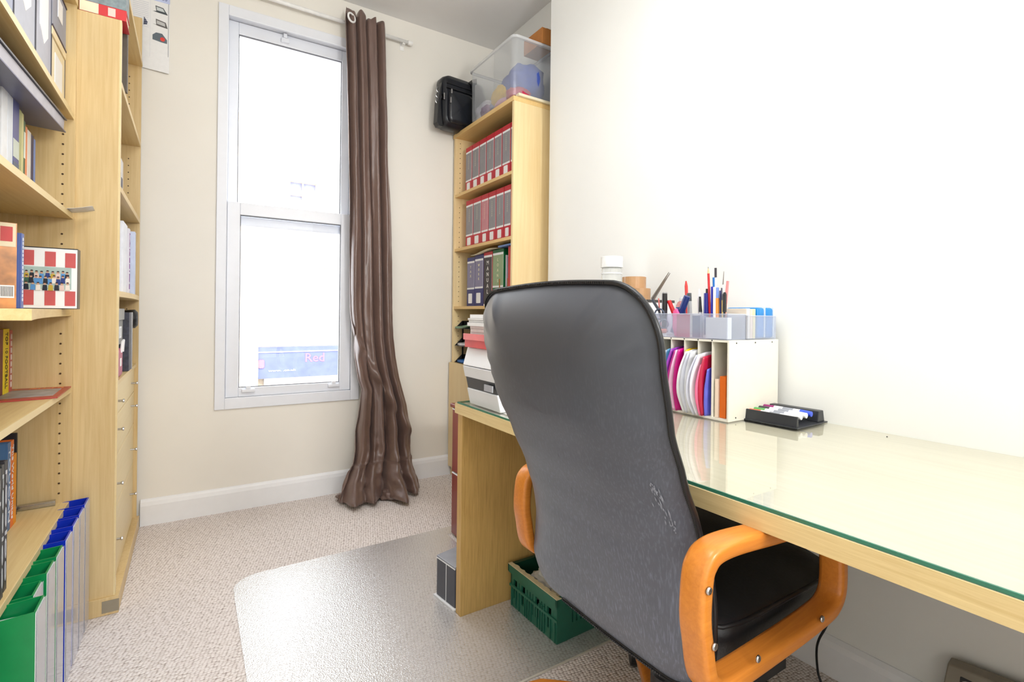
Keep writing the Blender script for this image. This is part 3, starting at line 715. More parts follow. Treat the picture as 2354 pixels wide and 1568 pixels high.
M_binred = pm('red_binder_board', (196, 22, 44), .35, var=.04); M_spine = pm('grey_spine_label', (148, 146, 150), .5, var=.05)
M_spinep = pm('pink_spine_label', (206, 140, 148), .5, var=.05)
def binder(label, y0, y1, zs, h, mcv, msp, group, xs=1.462, labz=(.28, .86), letters='', lcol=(232, 224, 190), pocket=(.05, .19), lettersize=.010, depth=.235, band=True):
    r = thing('lever_arch_file', label, 'binder', (xs + .1, (y0 + y1) / 2, zs), 0, group)
    t = .003; xb = xs + depth
    obj('cover', MB().box(xs, xs + t, y0, y1, zs, zs + h).box(xs + t, xb, y0, y0 + t, zs, zs + h).box(xs + t, xb, y1 - t, y1, zs, zs + h), mcv, r, bevel=.0008)
    obj('paper', MB().box(xs + .03, xb - .01, y0 + t, y1 - t - .012, zs + .01, zs + h - .02), M_paper, r)
    w = y1 - y0
    if msp:
        if band: obj('label_border', MB().box(xs - .0008, xs, y0 + .003, y1 - .003, zs + h * (labz[0] - .035), zs + h * (labz[1] + .04)), M_lab, r)
        obj('spine_label', MB().box(xs - .0016, xs - .0008 if band else xs, y0 + .004, y1 - .004, zs + h * labz[0], zs + h * labz[1]), msp, r)
    if pocket:
        obj('label_pocket', MB().prism(rr_poly(y0 + w * .30, y1 - w * .22, zs + h * pocket[0], zs + h * pocket[1], .005, 3), xs - .0014, xs, 'X'), M_lab, r)
    if letters:
        text('spine_lettering', '\n'.join(letters), lettersize, mcol(lcol), r, (xs - .0020, (y0 + y1) / 2, zs + h * (labz[1] - .05)), (0, -1, 0), (0, 0, 1), ext=.0003, align='CENTER', valign='TOP', line=(1.0 if len(letters) > 5 else 1.25), bold=.0003)
    return r
def ys_from(us, v, x): return [onx(u, v, x).y for u in us]
row1 = ys_from([1070, 1084.5, 1101, 1117, 1135, 1153, 1172.5], 380, 1.46) ; row1.append(row1[-1] - .075)
row2 = ys_from([1070.4, 1087, 1105.6, 1122, 1139.4, 1157.6, 1174], 500, 1.46); row2.append(row2[-1] - .075)
pos = ['leftmost', 'second from left', 'third from left', 'fourth from left', 'fifth from left', 'sixth from left', 'rightmost, half hidden by the bookcase side']
for i in range(7):
    binder('red file with grey spine label, top row, ' + pos[i], row1[i + 1] + .002, row1[i] - .002, 1.806, .288, M_binred, M_spine, 'red files on the top bookcase shelf', letters='I' * 8 if i != 2 else 'I', lettersize=.011, pocket=(.04, .22))
for i in range(7):
    pk = i == 2
    binder(('red lever arch file with faded pink spine label in the second row' if pk else 'red file with grey spine label, second row, ' + pos[i]), row2[i + 1] + .002, row2[i] - .002, 1.458, .297, M_binred, M_spinep if pk else M_spine, 'red files on the second bookcase shelf', letters='I' * (8 if i > 1 else 7), lettersize=.0115, pocket=(.05, .21))
# black folder lying over the top row
tag(obj('black_folder', MB().box(1.50, 1.68, 2.24, 2.62, 2.0985, 2.118), M_dark, bevel=.004), 'thin black folder lying flat on top of the upper red files', 'folder')
M_navy = pm('navy_binder_board', (44, 46, 112), .4, var=.05); M_lilac = pm('lilac_spine_label', (136, 132, 160), .5, var=.05)
r3 = ys_from([1073, 1090.6, 1111, 1131, 1144, 1157.5], 640, 1.46)
binder('navy blue lever arch file with lilac spine label, leftmost on the third shelf', r3[1] + .002, r3[0] - .001, 1.088, .305, M_navy, M_lilac, 'navy files on the third shelf', letters='TAX', lettersize=.022, pocket=(.06, .26), labz=(.38, .88))
binder('navy blue lever arch file labelled WORK, second on the third shelf', r3[2] + .004, r3[1] - .001, 1.088, .312, M_navy, M_lilac, 'navy files on the third shelf', letters='WORK', lettersize=.022, pocket=(.06, .26), labz=(.38, .88))
binder('red lever arch file with dark spine label reading MANUALS', r3[3] + .002, r3[2] - .001, 1.088, .318, pm('red_board', (190, 30, 40), .4), pm('charcoal_label', (66, 60, 62), .5), None, letters='MANUALS', lettersize=.034, lcol=(240, 236, 230), pocket=None, labz=(.04, .90))
g = binder('green lever arch file with LOANS on its spine label', r3[5] + .004, r3[3] - .003, 1.088, .322, pm('green_board', (0, 98, 50), .4), pm('pale_green_label', (150, 170, 130), .5), None, letters='LOANS', lettersize=.024, pocket=None, labz=(.36, .90))
obj('finger_ring', ring((1.4598, (r3[5] + r3[3]) / 2, 1.12), .010, .002, (1, 0, 0)), M_chrome, g)
yq = [2.385, 2.37, 2.352, 2.335, 2.318, 2.30, 2.272]
spine_book('white spiral-bound booklet beside the green file', 1.48, 2.395, 2.402, 1.088, .29, .2, (232, 234, 240), -1, 'booklet', name='booklet', pages=M_paper)
o = spine_book('white comb-bound report with dark coils between green file and brown folder', 1.475, 2.368, 2.392, 1.088, .285, .2, (225, 222, 230), -1, 'booklet', name='booklet', pages=M_paper, title='eeeeeeeeeeeeee', tcol=(60, 40, 70), tsize=.014)
spine_book('dark purple thin folder on the third shelf', 1.485, 2.350, 2.364, 1.088, .275, .2, (84, 60, 96), -1, 'folder', name='folder')
o = thing('magazine_file', 'brown cardboard magazine file on the third bookcase shelf', 'magazine file', (1.5, 2.35, 1.088))
obj('box', MB().box(1.452, 1.456, 2.318, 2.408, 1.088, 1.19).box(1.456, 1.66, 2.405, 2.408, 1.088, 1.24).box(1.456, 1.66, 2.318, 2.321, 1.088, 1.24), pm('brown_card', (186, 120, 58), .7), o)
r_ = spine_book('red lever arch file standing against the right side of the third shelf', 1.455, 2.240, 2.312, 1.088, .325, .23, (200, 62, 56), -1, 'binder', name='lever_arch_file')
p_ = MB().grid(lambda i, j: (1.44 + .2 * i / 8, 2.42 + .30 * j / 10, 1.413 + .006 * math.sin(j * .6 + i * .3) + .012 * (j > 6) * (j - 6) / 4 * -1), 9, 11)
tag(obj('loose_papers', p_, M_cream, solid=.002, smooth=True), 'loose cream papers lying across the tops of the third-row files', 'papers')
tag(obj('blue_magazines', MB().prism(rr_poly(1.44, 1.63, 2.24, 2.40, .004, 2), 1.4145, 1.424), pm('pale_blue_print', (110, 140, 196), .4), bevel=.001), 'thin stack of blue magazines lying on files at right of third shelf', 'magazines')
# letter trays in the lower compartment
for k, (z, lab, cc) in enumerate(((.728, 'lowest black letter tray in the bookcase holding blue folders', (26, 110, 190)), (.835, 'middle black letter tray in the bookcase holding white papers', (222, 220, 224)), (.945, 'topmost black letter tray in the bookcase holding a green folder', (120, 158, 128)))):
    t = thing('letter_tray', lab, 'letter tray', (1.5, 2.80, z), 0, 'black letter trays in the bookcase')
    y0, y1, x0, x1 = 2.60, 2.895, 1.425, 1.66
    obj('tray', MB().box(x0, x1, y0, y1, z + .001, z + .004).box(x0, x1, y0, y0 + .003, z + .004, z + .045).prism([(x0, z + .004), (x0 + .05, z + .05), (x1, z + .05), (x1, z + .004)], y1 - .003, y1, 'Y').box(x1 - .003, x1, y0 + .003, y1 - .003, z + .004, z + .05).box(x0 + .0, x0 + .012, y0 + .0, y0 + .012, z + .004, z + (.107 if k < 2 else .05)).box(x0 + .05, x0 + .06, y1 - .003, y1, z + .004, z + (.107 if k < 2 else .05)), M_dark, t)
    pz = MB().grid(lambda i, j: (x0 - (.012 if k == 2 else -.006) + .20 * i / 6, y0 + .01 + .26 * j / 8, z + .016 + .010 * math.sin(j * .7 + i * .5) * (i < 4)), 7, 9)
    tag(obj('folder_stack', pz, mcol(cc, .45), solid=.016 if k != 2 else .008, smooth=True), ['blue plastic folders lying in the lowest black letter tray', 'white papers lying in the middle black letter tray', 'green folder poking out of the topmost black letter tray'][k], ['folders', 'papers', 'folder'][k])

# on top of the birch bookcase
bag = thing('laptop_bag', 'black leather laptop bag with shoulder strap on top of the birch bookcase', 'bag', (1.36, 2.82, 2.197))
M_bag = pm('shiny_black_bag', (24, 27, 34), .28, var=.2, nscale=9, bump=.25)
BGm = Matrix.Translation((1.385, 2.850, 2.190)) @ Matrix.Rotation(R(4), 4, 'Z')
def bagP(i, j):
    a = rrect(.215, .325, .045, 5)[i % 24]; d = [0, .012, .05, .09, .102, .106][j]; k = [.80, .95, 1, 1, .95, .80][j]
    bulge = 1 + .03 * math.sin(math.pi * j / 5)
    return (a[0] * k * bulge, -.05 + d, .165 + a[1] * k)
mb = MB().grid(bagP, 24, 6, cu=True); mb.add([bagP(i, 0) for i in range(24)], [tuple(range(24))]); mb.add([bagP(i, 5) for i in range(24)], [tuple(range(24))])
body = obj('bag_body', mb.xf(BGm), M_bag, bag, smooth=True, bevel=.0)
def pockP(i, j):
    a = rrect(.172, .195, .03, 5)[i % 24]; k = [1, 1, .93, .8, .02][j]; d = [0, .016, .026, .030, .031][j]
    w = .002 * math.sin((a[0] * 30 + a[1] * 55)) * (j > 1)
    return (a[0] * k + .005, -.046 - d - w, .125 + a[1] * k)
obj('front_pocket', MB().grid(pockP, 24, 5, cu=True).xf(BGm), M_bag, bag, smooth=True)
obj('zip', MB().box(-.09, .095, -.062, -.045, .232, .238).box(-.09, .095, -.056, -.046, .262, .266).xf(BGm), M_dark, bag)
obj('buckle', MB().box(-.075, -.067, -.083, -.062, .195, .222).box(-.080, -.073, -.083, -.062, .135, .17).box(-.108, -.100, -.05, -.02, .16, .20).xf(BGm), M_chrome, bag, bevel=.001)
for q in ((-.125, -.01, .225), (-.128, -.01, .19), (-.13, -.01, .155)):
    obj('strap_ring', ring(q, .014, .003, (0, 1, 0)).xf(BGm), M_chrome, bag)
obj('shoulder_strap', MB().prism([(-.112, .27), (-.12, .24), (-.135, .15), (-.142, .02), (-.128, .0), (-.100, .0), (-.108, .05), (-.118, .15), (-.108, .24)], -.03, .02, 'Y').xf(BGm), M_dark, bag, bevel=.002)
obj('side_flap', MB().prism([(.085, .33), (.118, .345), (.12, .31), (.105, .30), (.105, .15), (.125, .05), (.118, 0.004), (.095, .004), (.09, .2)], -.065, .045, 'Y').xf(BGm), M_bag, bag, bevel=.002)

tb = thing('storage_box', 'large clear plastic storage box full of coloured fabric on top of the birch bookcase', 'storage box', (1.56, 2.45, 2.197))
M_clearbox = clear('clear_box_plastic', (.96, .97, .98), .15, (226, 230, 236), rough=.12, ior=1.5, shine=1.5)
y0, y1, x0, x1, H_ = 2.235, 2.725, 1.425, 1.70, .330
def bxP(i, j):
    k = [.90, .985, 1.0][j]; zz = [.004, .02, H_][j]; a = rrect((x1 - x0) * k, (y1 - y0) * k, .03 * k, 4)[i % 20]
    return ((x0 + x1) / 2 + a[0], (y0 + y1) / 2 + a[1], 2.197 + zz)
tp = [(.90, .004), (.965, .03), (1.0, H_)]
mb = MB().grid(bxP, 20, 3, cu=True); mb.add([bxP(i, 0) for i in range(20)], [tuple(range(20))])
obj('tub', mb, M_clearbox, tb, smooth=False, solid=.002)
def rim(i, j):
    k = 1.0 + [0, .05, .05, 0][j]; zz = [H_ - .012, H_ - .010, H_ + .004, H_ + .004][j]; a = rrect((x1 - x0) * k, (y1 - y0) * k, .03 * k, 4)[i % 20]
    return ((x0 + x1) / 2 + a[0] * (1 if a[0] < 0 else .97), (y0 + y1) / 2 + a[1], 2.197 + zz)
obj('rim', MB().grid(rim, 20, 4, cu=True), clear('clear_box_rim', (.97, .97, .98), .55, (240, 242, 245), rough=.15), tb)
def lump(name, label, c, s, rgb, seed, sq=(1, 1, 1)):
    mb = MB(); nu, nv = 22, 14
    def P(i, j):
        a = 2 * math.pi * i / nu; b_ = math.pi * (j + .001) / (nv - 1 + .002)
        d = Vector((math.sin(b_) * math.cos(a), math.sin(b_) * math.sin(a), math.cos(b_)))
        k = 1 + .22 * noise.noise(d * 2.2 + Vector((seed, 0, 0))) + .08 * noise.noise(d * 6 + Vector((0, seed, 0)))
        return (c[0] + d.x * s[0] * k, c[1] + d.y * s[1] * k, max(2.2022, c[2] + d.z * s[2] * k))
    s = [q * 1.18 for q in s]
    mb.grid(P, nu, nv, cu=True)
    return tag(obj(name, mb, mcol(rgb, .7, var=.12, nscale=40), smooth=True), label, 'fabric')
lump('folded_fabric', 'deep blue fabric folded high in the clear storage box', (1.575, 2.36, 2.335), (.095, .105, .10), (60, 84, 170), 1)
lump('folded_fabric', 'yellow fabric band across the middle of the clear storage box', (1.50, 2.455, 2.30), (.045, .085, .055), (240, 196, 60), 2)
lump('folded_fabric', 'blue-grey fabric under the yellow band in the clear storage box', (1.56, 2.54, 2.265), (.08, .075, .06), (110, 124, 180), 3)
lump('folded_fabric', 'white patterned fabric near the bag end of the clear storage box', (1.50, 2.64, 2.26), (.055, .065, .06), (232, 228, 236), 4)
lump('folded_fabric', 'crimson fabric low at the near end of the clear storage box', (1.50, 2.30, 2.24), (.06, .055, .04), (190, 30, 70), 5)
lump('folded_fabric', 'purple spotted cloth beside the bag in the clear storage box', (1.462, 2.585, 2.238), (.026, .045, .036), (130, 80, 130), 6)
lump('folded_fabric', 'pink and white cloth at the foot of the clear storage box', (1.462, 2.40, 2.225), (.026, .07, .024), (232, 170, 190), 7)
o = thing('cardboard_carton', 'plain brown cardboard carton standing behind the clear storage box', 'carton', (1.66, 2.36, 2.46))
bpy.data.objects.remove(o)
o = thing('cardboard_carton', 'plain brown cardboard carton stacked on the near end of the clear storage box', 'carton', (1.64, 2.32, 2.533))
obj('carton_body', MB().box(1.60, 1.70, 2.22, 2.40, 2.533, 2.62), pm('brown_card', (186, 120, 58), .7), o, bevel=.002)
obj('parcel_tape', MB().box(1.63, 1.67, 2.219, 2.401, 2.6201, 2.6208), pm('tan_tape', (196, 150, 96), .3), o)
tag(obj('flat_white_board', MB().prism([(1.44, 2.2), (1.72, 2.2), (1.72, 2.233), (1.44, 2.233)], 2.1975, 2.212).xf(Matrix.Identity(4)), M_cream, bevel=.002), 'cream card strip lying at the near edge of the birch bookcase top', 'card')

# ------------------------------------------------------------------ MAHOGANY DRAWER UNIT
rc = thing('drawer_unit', 'low mahogany-red two-drawer unit standing between desk and birch bookcase', 'drawer unit', (1.2, 1.86, 0))
obj('carcass', MB().box(1.05, 1.395, 1.60, 2.125, .001, .60), M_mahog, rc)
obj('top_board', MB().box(1.032, 1.398, 1.585, 2.14, .60, .618), M_mahog, rc, bevel=.003)
for z0, z1 in ((.012, .293), (.303, .592)):
    d_ = obj('drawer', MB().box(1.036, 1.05, 1.604, 2.121, z0, z1), M_mahog, rc, bevel=.002)
    obj('drawer_edge', MB().box(1.0355, 1.05, 1.604, 2.121, z1, z1 + .005), M_lab, d_)
    obj('handle', MB().tube([(1.036, 1.78, (z0+z1)/2), (1.018, 1.79, (z0+z1)/2), (1.018, 1.93, (z0+z1)/2), (1.036, 1.94, (z0+z1)/2)], .004, 8), M_chrome, d_)

# grey box behind the desk end
gb = thing('grey_box', 'small dark grey box with shiny lid standing on the mat behind the desk end', 'box', (.83, 1.62, 0.003))
GM = Matrix.Translation((.783, 1.567, .003)) @ Matrix.Rotation(R(8), 4, 'Z')
obj('box_body', MB().box(0, .17, 0, .12, .006, .142).xf(GM), pm('slate_plastic', (72, 74, 84), .4), gb, bevel=.003)
obj('lid', MB().prism([(0, .142), (.17, .142), (.17, .150), (.085, .155), (0, .150)], 0, .12, 'Y').xf(GM), pm('glossy_grey_lid', (150, 154, 164), .12), gb, bevel=.001)
obj('seam', MB().box(-.0008, .0, .055, .058, .006, .142).box(-.0008, 0, 0, .12, .140, .1435).xf(GM), M_lab, gb)
obj('base_rim', MB().box(-.008, .178, -.004, .128, 0, .006).xf(GM), M_white, gb)

# ------------------------------------------------------------------ GREEN CRATE with plastic bags
M_crate = pm('dark_green_crate', (38, 104, 84), .4, var=.08)
M_crin = pm('crate_rim_grime', (222, 208, 168), .7, var=.1, nscale=60)
cr = thing('plastic_crate', 'dark green ventilated plastic crate on the floor under the desk', 'crate', (1.1, 1.35, 0), R(0))
CM = Matrix.Translation((.975, 1.236, .003)) @ Matrix.Rotation(R(1), 4, 'Z')
cw, cd, chh = .31, .262, .145   # X width, Y depth
t = .007
w_ = MB()
# left long wall (faces the room, -X): uprights and rails, real gaps between
w_.box(0, t, 0, cd, 0, .030).box(0, t, 0, cd, .098, chh)
for y in [0, .018, .05, .066, .082, .115, .131, .147, .163, .196, .212, .244]: w_.box(0, t, y, y + .0115 + (.006 if y in (0, .244) else 0), .03, .098)
obj('crate_side', w_.xf(CM), M_crate, cr)
rb = MB()
for y in [.006, .03, .062, .074, .086, .10, .135, .147, .159, .171, .205, .225, .25]: rb.box(-.005, 0, y, y + .004, .004, .070 + .02 * ((y * 1000) % 3 > 1))
rb.box(-.008, 0, -.008, cd + .004, .118, chh).box(-.006, 0, -.006, cd, .070, .078)
rib = obj('crate_rib', rb.xf(CM), M_crate, cr); rib['kind'] = 'stuff'
w_ = MB().box(t, cw, 0, t, 0, .05).box(t, cw, 0, t, .095, chh)
xs_ = [t, .055, .072, .087, .102, .12, .14, .19, .205, .22, .235, .255, cw]
for a, c in ((t, .062), (.068, .080), (.086, .098), (.104, .20), (.206, .218), (.224, .236), (.242, cw)): w_.box(a, c, 0, t, .05, .095)
w_.box(-.008, cw + .008, -.008, 0, .122, chh)
obj('crate_end', w_.xf(CM), M_crate, cr)
w_ = MB().box(0, cw, cd - t, cd, 0, chh).box(cw - t, cw, t, cd - t, 0, chh).box(t, cw - t, t, cd - t, 0, .006).box(-.008, cw + .008, cd, cd + .008, .12, chh).box(cw, cw + .008, 0, cd, .12, chh)
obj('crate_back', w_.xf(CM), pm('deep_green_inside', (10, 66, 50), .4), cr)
# worn pale top rim, chipped
poly = []
rnd = random.Random(3)
n_ = 26
for i in range(n_ + 1): poly.append((-.008, -.008 + (cd + .014) * i / n_))
for i in range(n_, -1, -1): poly.append((.0075 + .004 * (rnd.random() > .55) , -.008 + (cd + .014) * i / n_))
obj('worn_rim', MB().prism(poly, chh, chh + .0025).xf(CM), M_crin, cr)
M_pbag = pm('grey_carrier_bag', (200, 198, 190), .35, var=.15, nscale=30)
def crump(name, label, cat, c, s, m, seed, zmin, amp=.35, parent=None):
    nu, nv = 30, 18
    def P(i, j):
        a = 2 * math.pi * i / nu; b_ = math.pi * (j + .001) / (nv - 1 + .002)
        d = Vector((math.sin(b_) * math.cos(a), math.sin(b_) * math.sin(a), math.cos(b_)))
        k = 1 + amp * noise.noise(d * 2.5 + Vector((seed, 0, 0))) + amp * .6 * noise.noise(d * 6 + Vector((0, seed, 0)))
        return (c[0] + d.x * s[0] * k, c[1] + d.y * s[1] * k, max(zmin, c[2] + d.z * s[2] * k))
    return tag(obj(name, MB().grid(P, nu, nv, cu=True), m, smooth=False), label, cat)
crump('carrier_bag', 'crumpled grey plastic carrier bag heaped in the green crate', 'plastic bag', (1.065, 1.375, .108), (.075, .080, .050), M_pbag, 3, .012)
crump('crumpled_paper', 'crumpled beige paper bag at the near end of the green crate', 'paper bag', (1.035, 1.285, .112), (.045, .032, .030), pm('beige_paper', (206, 196, 168), .7, var=.15), 8, .012)

# floor cable by the wall and charger
def cable(name, label, pts, r=.0026, m=M_dark, rough=0):
    P = []
    q = [Vector(p) for p in pts]
    for i in range(len(q) - 1):
        p0, p1, p2, p3 = q[max(i-1, 0)], q[i], q[i+1], q[min(i+2, len(q)-1)]
        for k in range(6):
            t = k / 6; P.append(.5 * ((2*p1) + (-p0+p2)*t + (2*p0-5*p1+4*p2-p3)*t*t + (-p0+3*p1-3*p2+p3)*t**3))
    P.append(q[-1])
    return tag(obj(name, MB().tube(P, r, 8), m, smooth=True), label, 'cable')
cable('power_cable', 'black cable hanging from under the desktop down to the carpet near the wall', [(1.50, .665, .6955), (1.50, .670, .50), (1.50, .672, .30), (1.50, .686, .2), (1.50, .711, .132), (1.50, .717, .092), (1.50, .713, .04), (1.49, .70, .0035), (1.42, .72, .0035), (1.36, .84, .0035), (1.28, .86, .0035)], .0032)
cable('floor_cable', 'black cable lying in a loop on the carpet beneath the office chair', [(1.14, .98, .0045), (1.11, .95, .0045), (1.12, .88, .0045), (1.17, .84, .0045), (1.25, .83, .0045)], .0028)
chg = thing('docking_station', 'grey docking box with black and silver logo on the floor by the wall', 'docking box', (1.53, .40, 0))
CGM = Matrix.Translation((1.545, .435, 0)) @ Matrix.Rotation(R(-90), 4, 'Z')
mb = MB().prism([(0, .0005), (.0, .235), (.018, .242), (.022, .0005)], 0, .20, 'X')
# body leans against the skirting: front face towards the room
cg = MB()
cg.add([(1.475, .25, .0008), (1.475, .455, .0008), (1.560, .455, .0008), (1.560, .25, .0008), (1.535, .25, .232), (1.535, .437, .215), (1.560, .437, .222), (1.560, .25, .24)],
       [(0, 1, 2, 3), (4, 5, 6, 7), (0, 1, 5, 4), (1, 2, 6, 5), (2, 3, 7, 6), (3, 0, 4, 7)])
cgo = obj('box_body', cg, pm('taupe_plastic', (138, 130, 116), .4), chg, bevel=.003)
A_ = Vector((1.475, .455, .0008)); B_ = Vector((1.475, .25, .0008)); T_ = Vector((1.535, .437, .215))
u_ = (B_ - A_).normalized(); v_ = (T_ - A_); v_ = (v_ - u_ * v_.dot(u_)).normalized(); nrm = u_.cross(v_)
if nrm.x > 0: nrm = -nrm
def onface(poly, h0, h1, o):
    mb = MB(); n = len(poly)
    pts = [o + u_ * p[0] + v_ * p[1] for p in poly]
    mb.add([p + nrm * h0 for p in pts] + [p + nrm * h1 for p in pts], [tuple(range(n))[::-1], tuple(range(n, 2*n))] + [(i, (i+1) % n, (i+1) % n + n, i + n) for i in range(n)])
    return mb
Lo = A_ + u_ * .045 + v_ * .192
obj('logo_plate', onface([(p[0] + .024, p[1] + .007) for p in rrect(.052, .018, .002, 2)], 0, .0012, Lo), M_dark, cgo)
sp = []
for k in range(21):
    t = k / 20; sp.append((.003 + .042 * t, .007 + .0042 * math.sin(2 * math.pi * (t - .02)) * (1 if 0.05 < t < .95 else .6)))
obj('logo_mark', MB().tube([Lo + u_ * p[0] + v_ * p[1] + nrm * .0014 for p in sp], .0012, 6), M_chrome, cgo)

# ------------------------------------------------------------------ DESK ORGANISER
M_org = pm('cream_plastic_board', (232, 228, 214), .45, var=.015)
OX0, OX1, OY0, OY1, OZ1 = 1.300, 1.556, .868, 1.42, .972
org = thing('desk_organiser', 'cream pigeonhole desk organiser standing on the glass desktop against the wall', 'organiser', (1.43, 1.14, GZ))
obj('side_board', MB().box(OX0, OX1, OY0, OY0 + .006, GZ, OZ1), M_org, org, bevel=.0008)
obj('side_board', MB().box(OX0, OX1, OY1 - .006, OY1, GZ, OZ1), M_org, org, bevel=.0008)
obj('base_board', MB().box(OX0, OX1, OY0 + .006, OY1 - .006, GZ, GZ + .006), M_org, org)
obj('top_board', MB().box(OX0, OX1, OY0 + .006, OY1 - .006, OZ1 - .006, OZ1), M_org, org)
obj('back_board', MB().box(OX1 - .004, OX1, OY0 + .006, OY1 - .006, GZ + .006, OZ1 - .006), M_org, org)
divy = [.9225, .971, 1.0215, 1.0725, 1.124, 1.176, 1.228, 1.28, 1.33, 1.38]
for y in divy: obj('divider', MB().box(OX0 + .001, OX1 - .004, y, y + .003, GZ + .006, OZ1 - .006), M_org, org)
mb = MB()
for x in (1.335, 1.43, 1.52): mb.cyl((x, OY0, OZ1 - .008), (x, OY0 - .0012, OZ1 - .008), .0022, 8)
for x in (1.335,): mb.cyl((x, OY0, GZ + .010), (x, OY0 - .0012, GZ + .010), .0022, 8)
obj('pin', mb, M_ink, org)
mb = MB()
for y in divy: mb.cyl((OX0, y + .0015, OZ1 - .002), (OX0 - .001, y + .0015, OZ1 - .002), .002, 8)
obj('front_pin', mb, M_ink, org)
# drooping plastic wallets in the slots (each a thin curved sheet, its front edge flopping out of the slot)
def wallet(label, yb, w, rgb, out, droop, top, skew, z0=.004, seed=0, trans=0.0, cat='plastic wallet', name='plastic_wallet', bow=.012, thick=.0011):
    nu, nv = 16, 22
    xb = OX1 - .02
    def P(i, j):
        t = i / (nu - 1)            # 0 at the back, 1 at the front edge
        h = j / (nv - 1)
        zt = top - .014 * t
        xf = OX0 - out * (.25 + .75 * math.sin(math.pi * min(1, (1 - h) * .75 + .22)))
        x = xb + (xf - xb) * t
        k = max(0, (OX0 + .03 - x) / .06)
        z = GZ + .0075 + (zt - GZ - .0075) * h
        if x < OX0: z = max(GZ + z0, z - droop * (1 - h) * 0 - k * .004)
        y = yb + skew * min(1, k) * (1 - h) ** 1.2 + bow * min(1, k) * math.sin(math.pi * h + seed) + .0014 * noise.noise(Vector((t * 3, h * 4, seed * 3.1)))
        lo_ = yb - .019; 
        if x > OX0 - .001: y = max(yb - w, min(yb + w, y))
        return (x, y, z)
    m_ = mcol(rgb, .28, var=.08, nscale=18)
    return tag(obj(name, MB().grid(P, nu, nv), m_, smooth=True, solid=thick), label, cat)
W_ = [
 (.934, .012, (96, 100, 205), .010, .900, -.004, -.004, 'violet-blue plastic wallet at the right of the drooping wallets'),
 (.940, .016, (186, 28, 66), .026, .938, -.004, -.004, 'crimson plastic wallet in the slot left of the orange notebook'),
 (.945, .016, (238, 110, 150), .034, .915, -.006, -.004, 'pink plastic wallet behind the crimson one'),
 (.951, .014, (240, 236, 246), .040, .945, -.003, .004, 'frosted white wallet pressed against the pink one'),
 (.957, .014, (222, 224, 240), .044, .943, .002, .006, 'pale lilac wallet curving left of the frosted white one'),
 (.985, .010, (246, 246, 248), .026, .950, -.004, .002, 'bright white paper sheaf in the third slot'),
 (.992, .012, (228, 230, 242), .034, .948, -.006, .004, 'document wallet of cool white plastic, right one of the third slot'),
 (1.000, .012, (244, 244, 248), .038, .950, -.006, .006, 'white wallet bulging in the middle of the third slot'),
 (1.010, .006, (240, 196, 30), .016, .953, -.006, .002, 'yellow plastic wallet peeping out beside the magenta ones'),
 (1.032, .012, (206, 0, 136), .024, .955, -.002, -.002, 'magenta plastic wallet right of the purple one'),
 (1.040, .010, (244, 196, 226), .030, .952, -.004, .002, 'light pink plastic wallet behind the magenta one'),
 (1.048, .010, (214, 60, 160), .028, .950, -.004, .004, 'second magenta wallet left of the light pink one'),
 (1.058, .008, (150, 60, 180), .034, .955, -.004, .004, 'purple plastic wallet at the left of the magenta ones'),
 (1.084, .010, (90, 160, 206), .012, .950, .0, .002, 'mid blue wallet edge beside the purple wallet'),
 (1.092, .014, (240, 244, 250), .030, .945, -.008, .004, 'white wallet stack right of the light blue ones'),
 (1.100, .014, (226, 230, 240), .034, .943, -.008, .006, 'greyish white wallet curled beside the mid blue edge'),
 (1.110, .010, (246, 248, 250), .038, .940, -.006, .006, 'curling white sheet left of the white wallet stack'),
 (1.138, .012, (96, 190, 236), .026, .938, -.006, .004, 'light blue plastic wallet bulging near the chair back'),
 (1.146, .012, (160, 212, 238), .030, .935, -.006, .006, 'paler sky-blue plastic wallet beside the light blue one'),
 (1.156, .008, (110, 60, 150), .014, .948, .0, .003, 'dark purple wallet half hidden among the blue ones'),
 (1.162, .008, (226, 238, 250), .030, .946, -.004, .006, 'icy white wallet left of the dark purple one'),
 (1.205, .010, (40, 170, 180), .020, .935, -.004, .006, 'teal plastic wallet just beside the chair back'),
 (1.214, .008, (120, 190, 150), .026, .930, -.004, .006, 'pale green plastic wallet mostly hidden by the chair back'),
]
for k, (y, w, rgb, out, top, sk, bw, lab) in enumerate(W_):
    wallet(lab, y, .05, rgb, out, .01, top, sk + .024, seed=k * .03, bow=bw + .008)
nb = spine_book('orange hardback notebook with white pages standing in the right slot', OX0 + .012, .885, .905, GZ + .0065, .122, .12, (232, 112, 20), -1, 'notebook', name='notebook', pages=M_lab)
spine_book('slim white notebook with orange edge left of the orange notebook', OX0 + .006, .9065, .917, GZ + .0065, .113, .12, (246, 226, 206), -1, 'notebook', name='notebook', pages=M_lab)

# clear trays on top of the organiser
M_tray = clear('frosted_clear_tray', (.95, .96, .985), .20, (216, 224, 242), rough=.12, ior=1.5, shine=1.3)
def tray(label, x0, x1, y0, y1, z0, h, divs=(), group=None):
    t = thing('clear_tray', label, 'desk tray', ((x0 + x1) / 2, (y0 + y1) / 2, z0), 0, group)
    e = .0018
    obj('tray_wall', MB().box(x0, x1, y0, y1, z0, z0 + e).box(x0, x0 + e, y0, y1, z0 + e, z0 + h).box(x1 - e, x1, y0, y1, z0 + e, z0 + h).box(x0 + e, x1 - e, y0, y0 + e, z0 + e, z0 + h).box(x0 + e, x1 - e, y1 - e, y1, z0 + e, z0 + h), M_tray, t)
    obj('rim', MB().box(x0 - .001, x0 + e, y0 - .001, y1 + .001, z0 + h - .001, z0 + h + .0012).box(x0, x1, y0 - .001, y0 + e, z0 + h - .001, z0 + h + .0012), clear('tray_rim', (.95, .96, 1), .5, (225, 232, 246), rough=.1), t)
    for d in divs: obj('divider', MB().box(x0 + e, x1 - e, d, d + e, z0 + e, z0 + h - .004), M_tray, t)
    return t
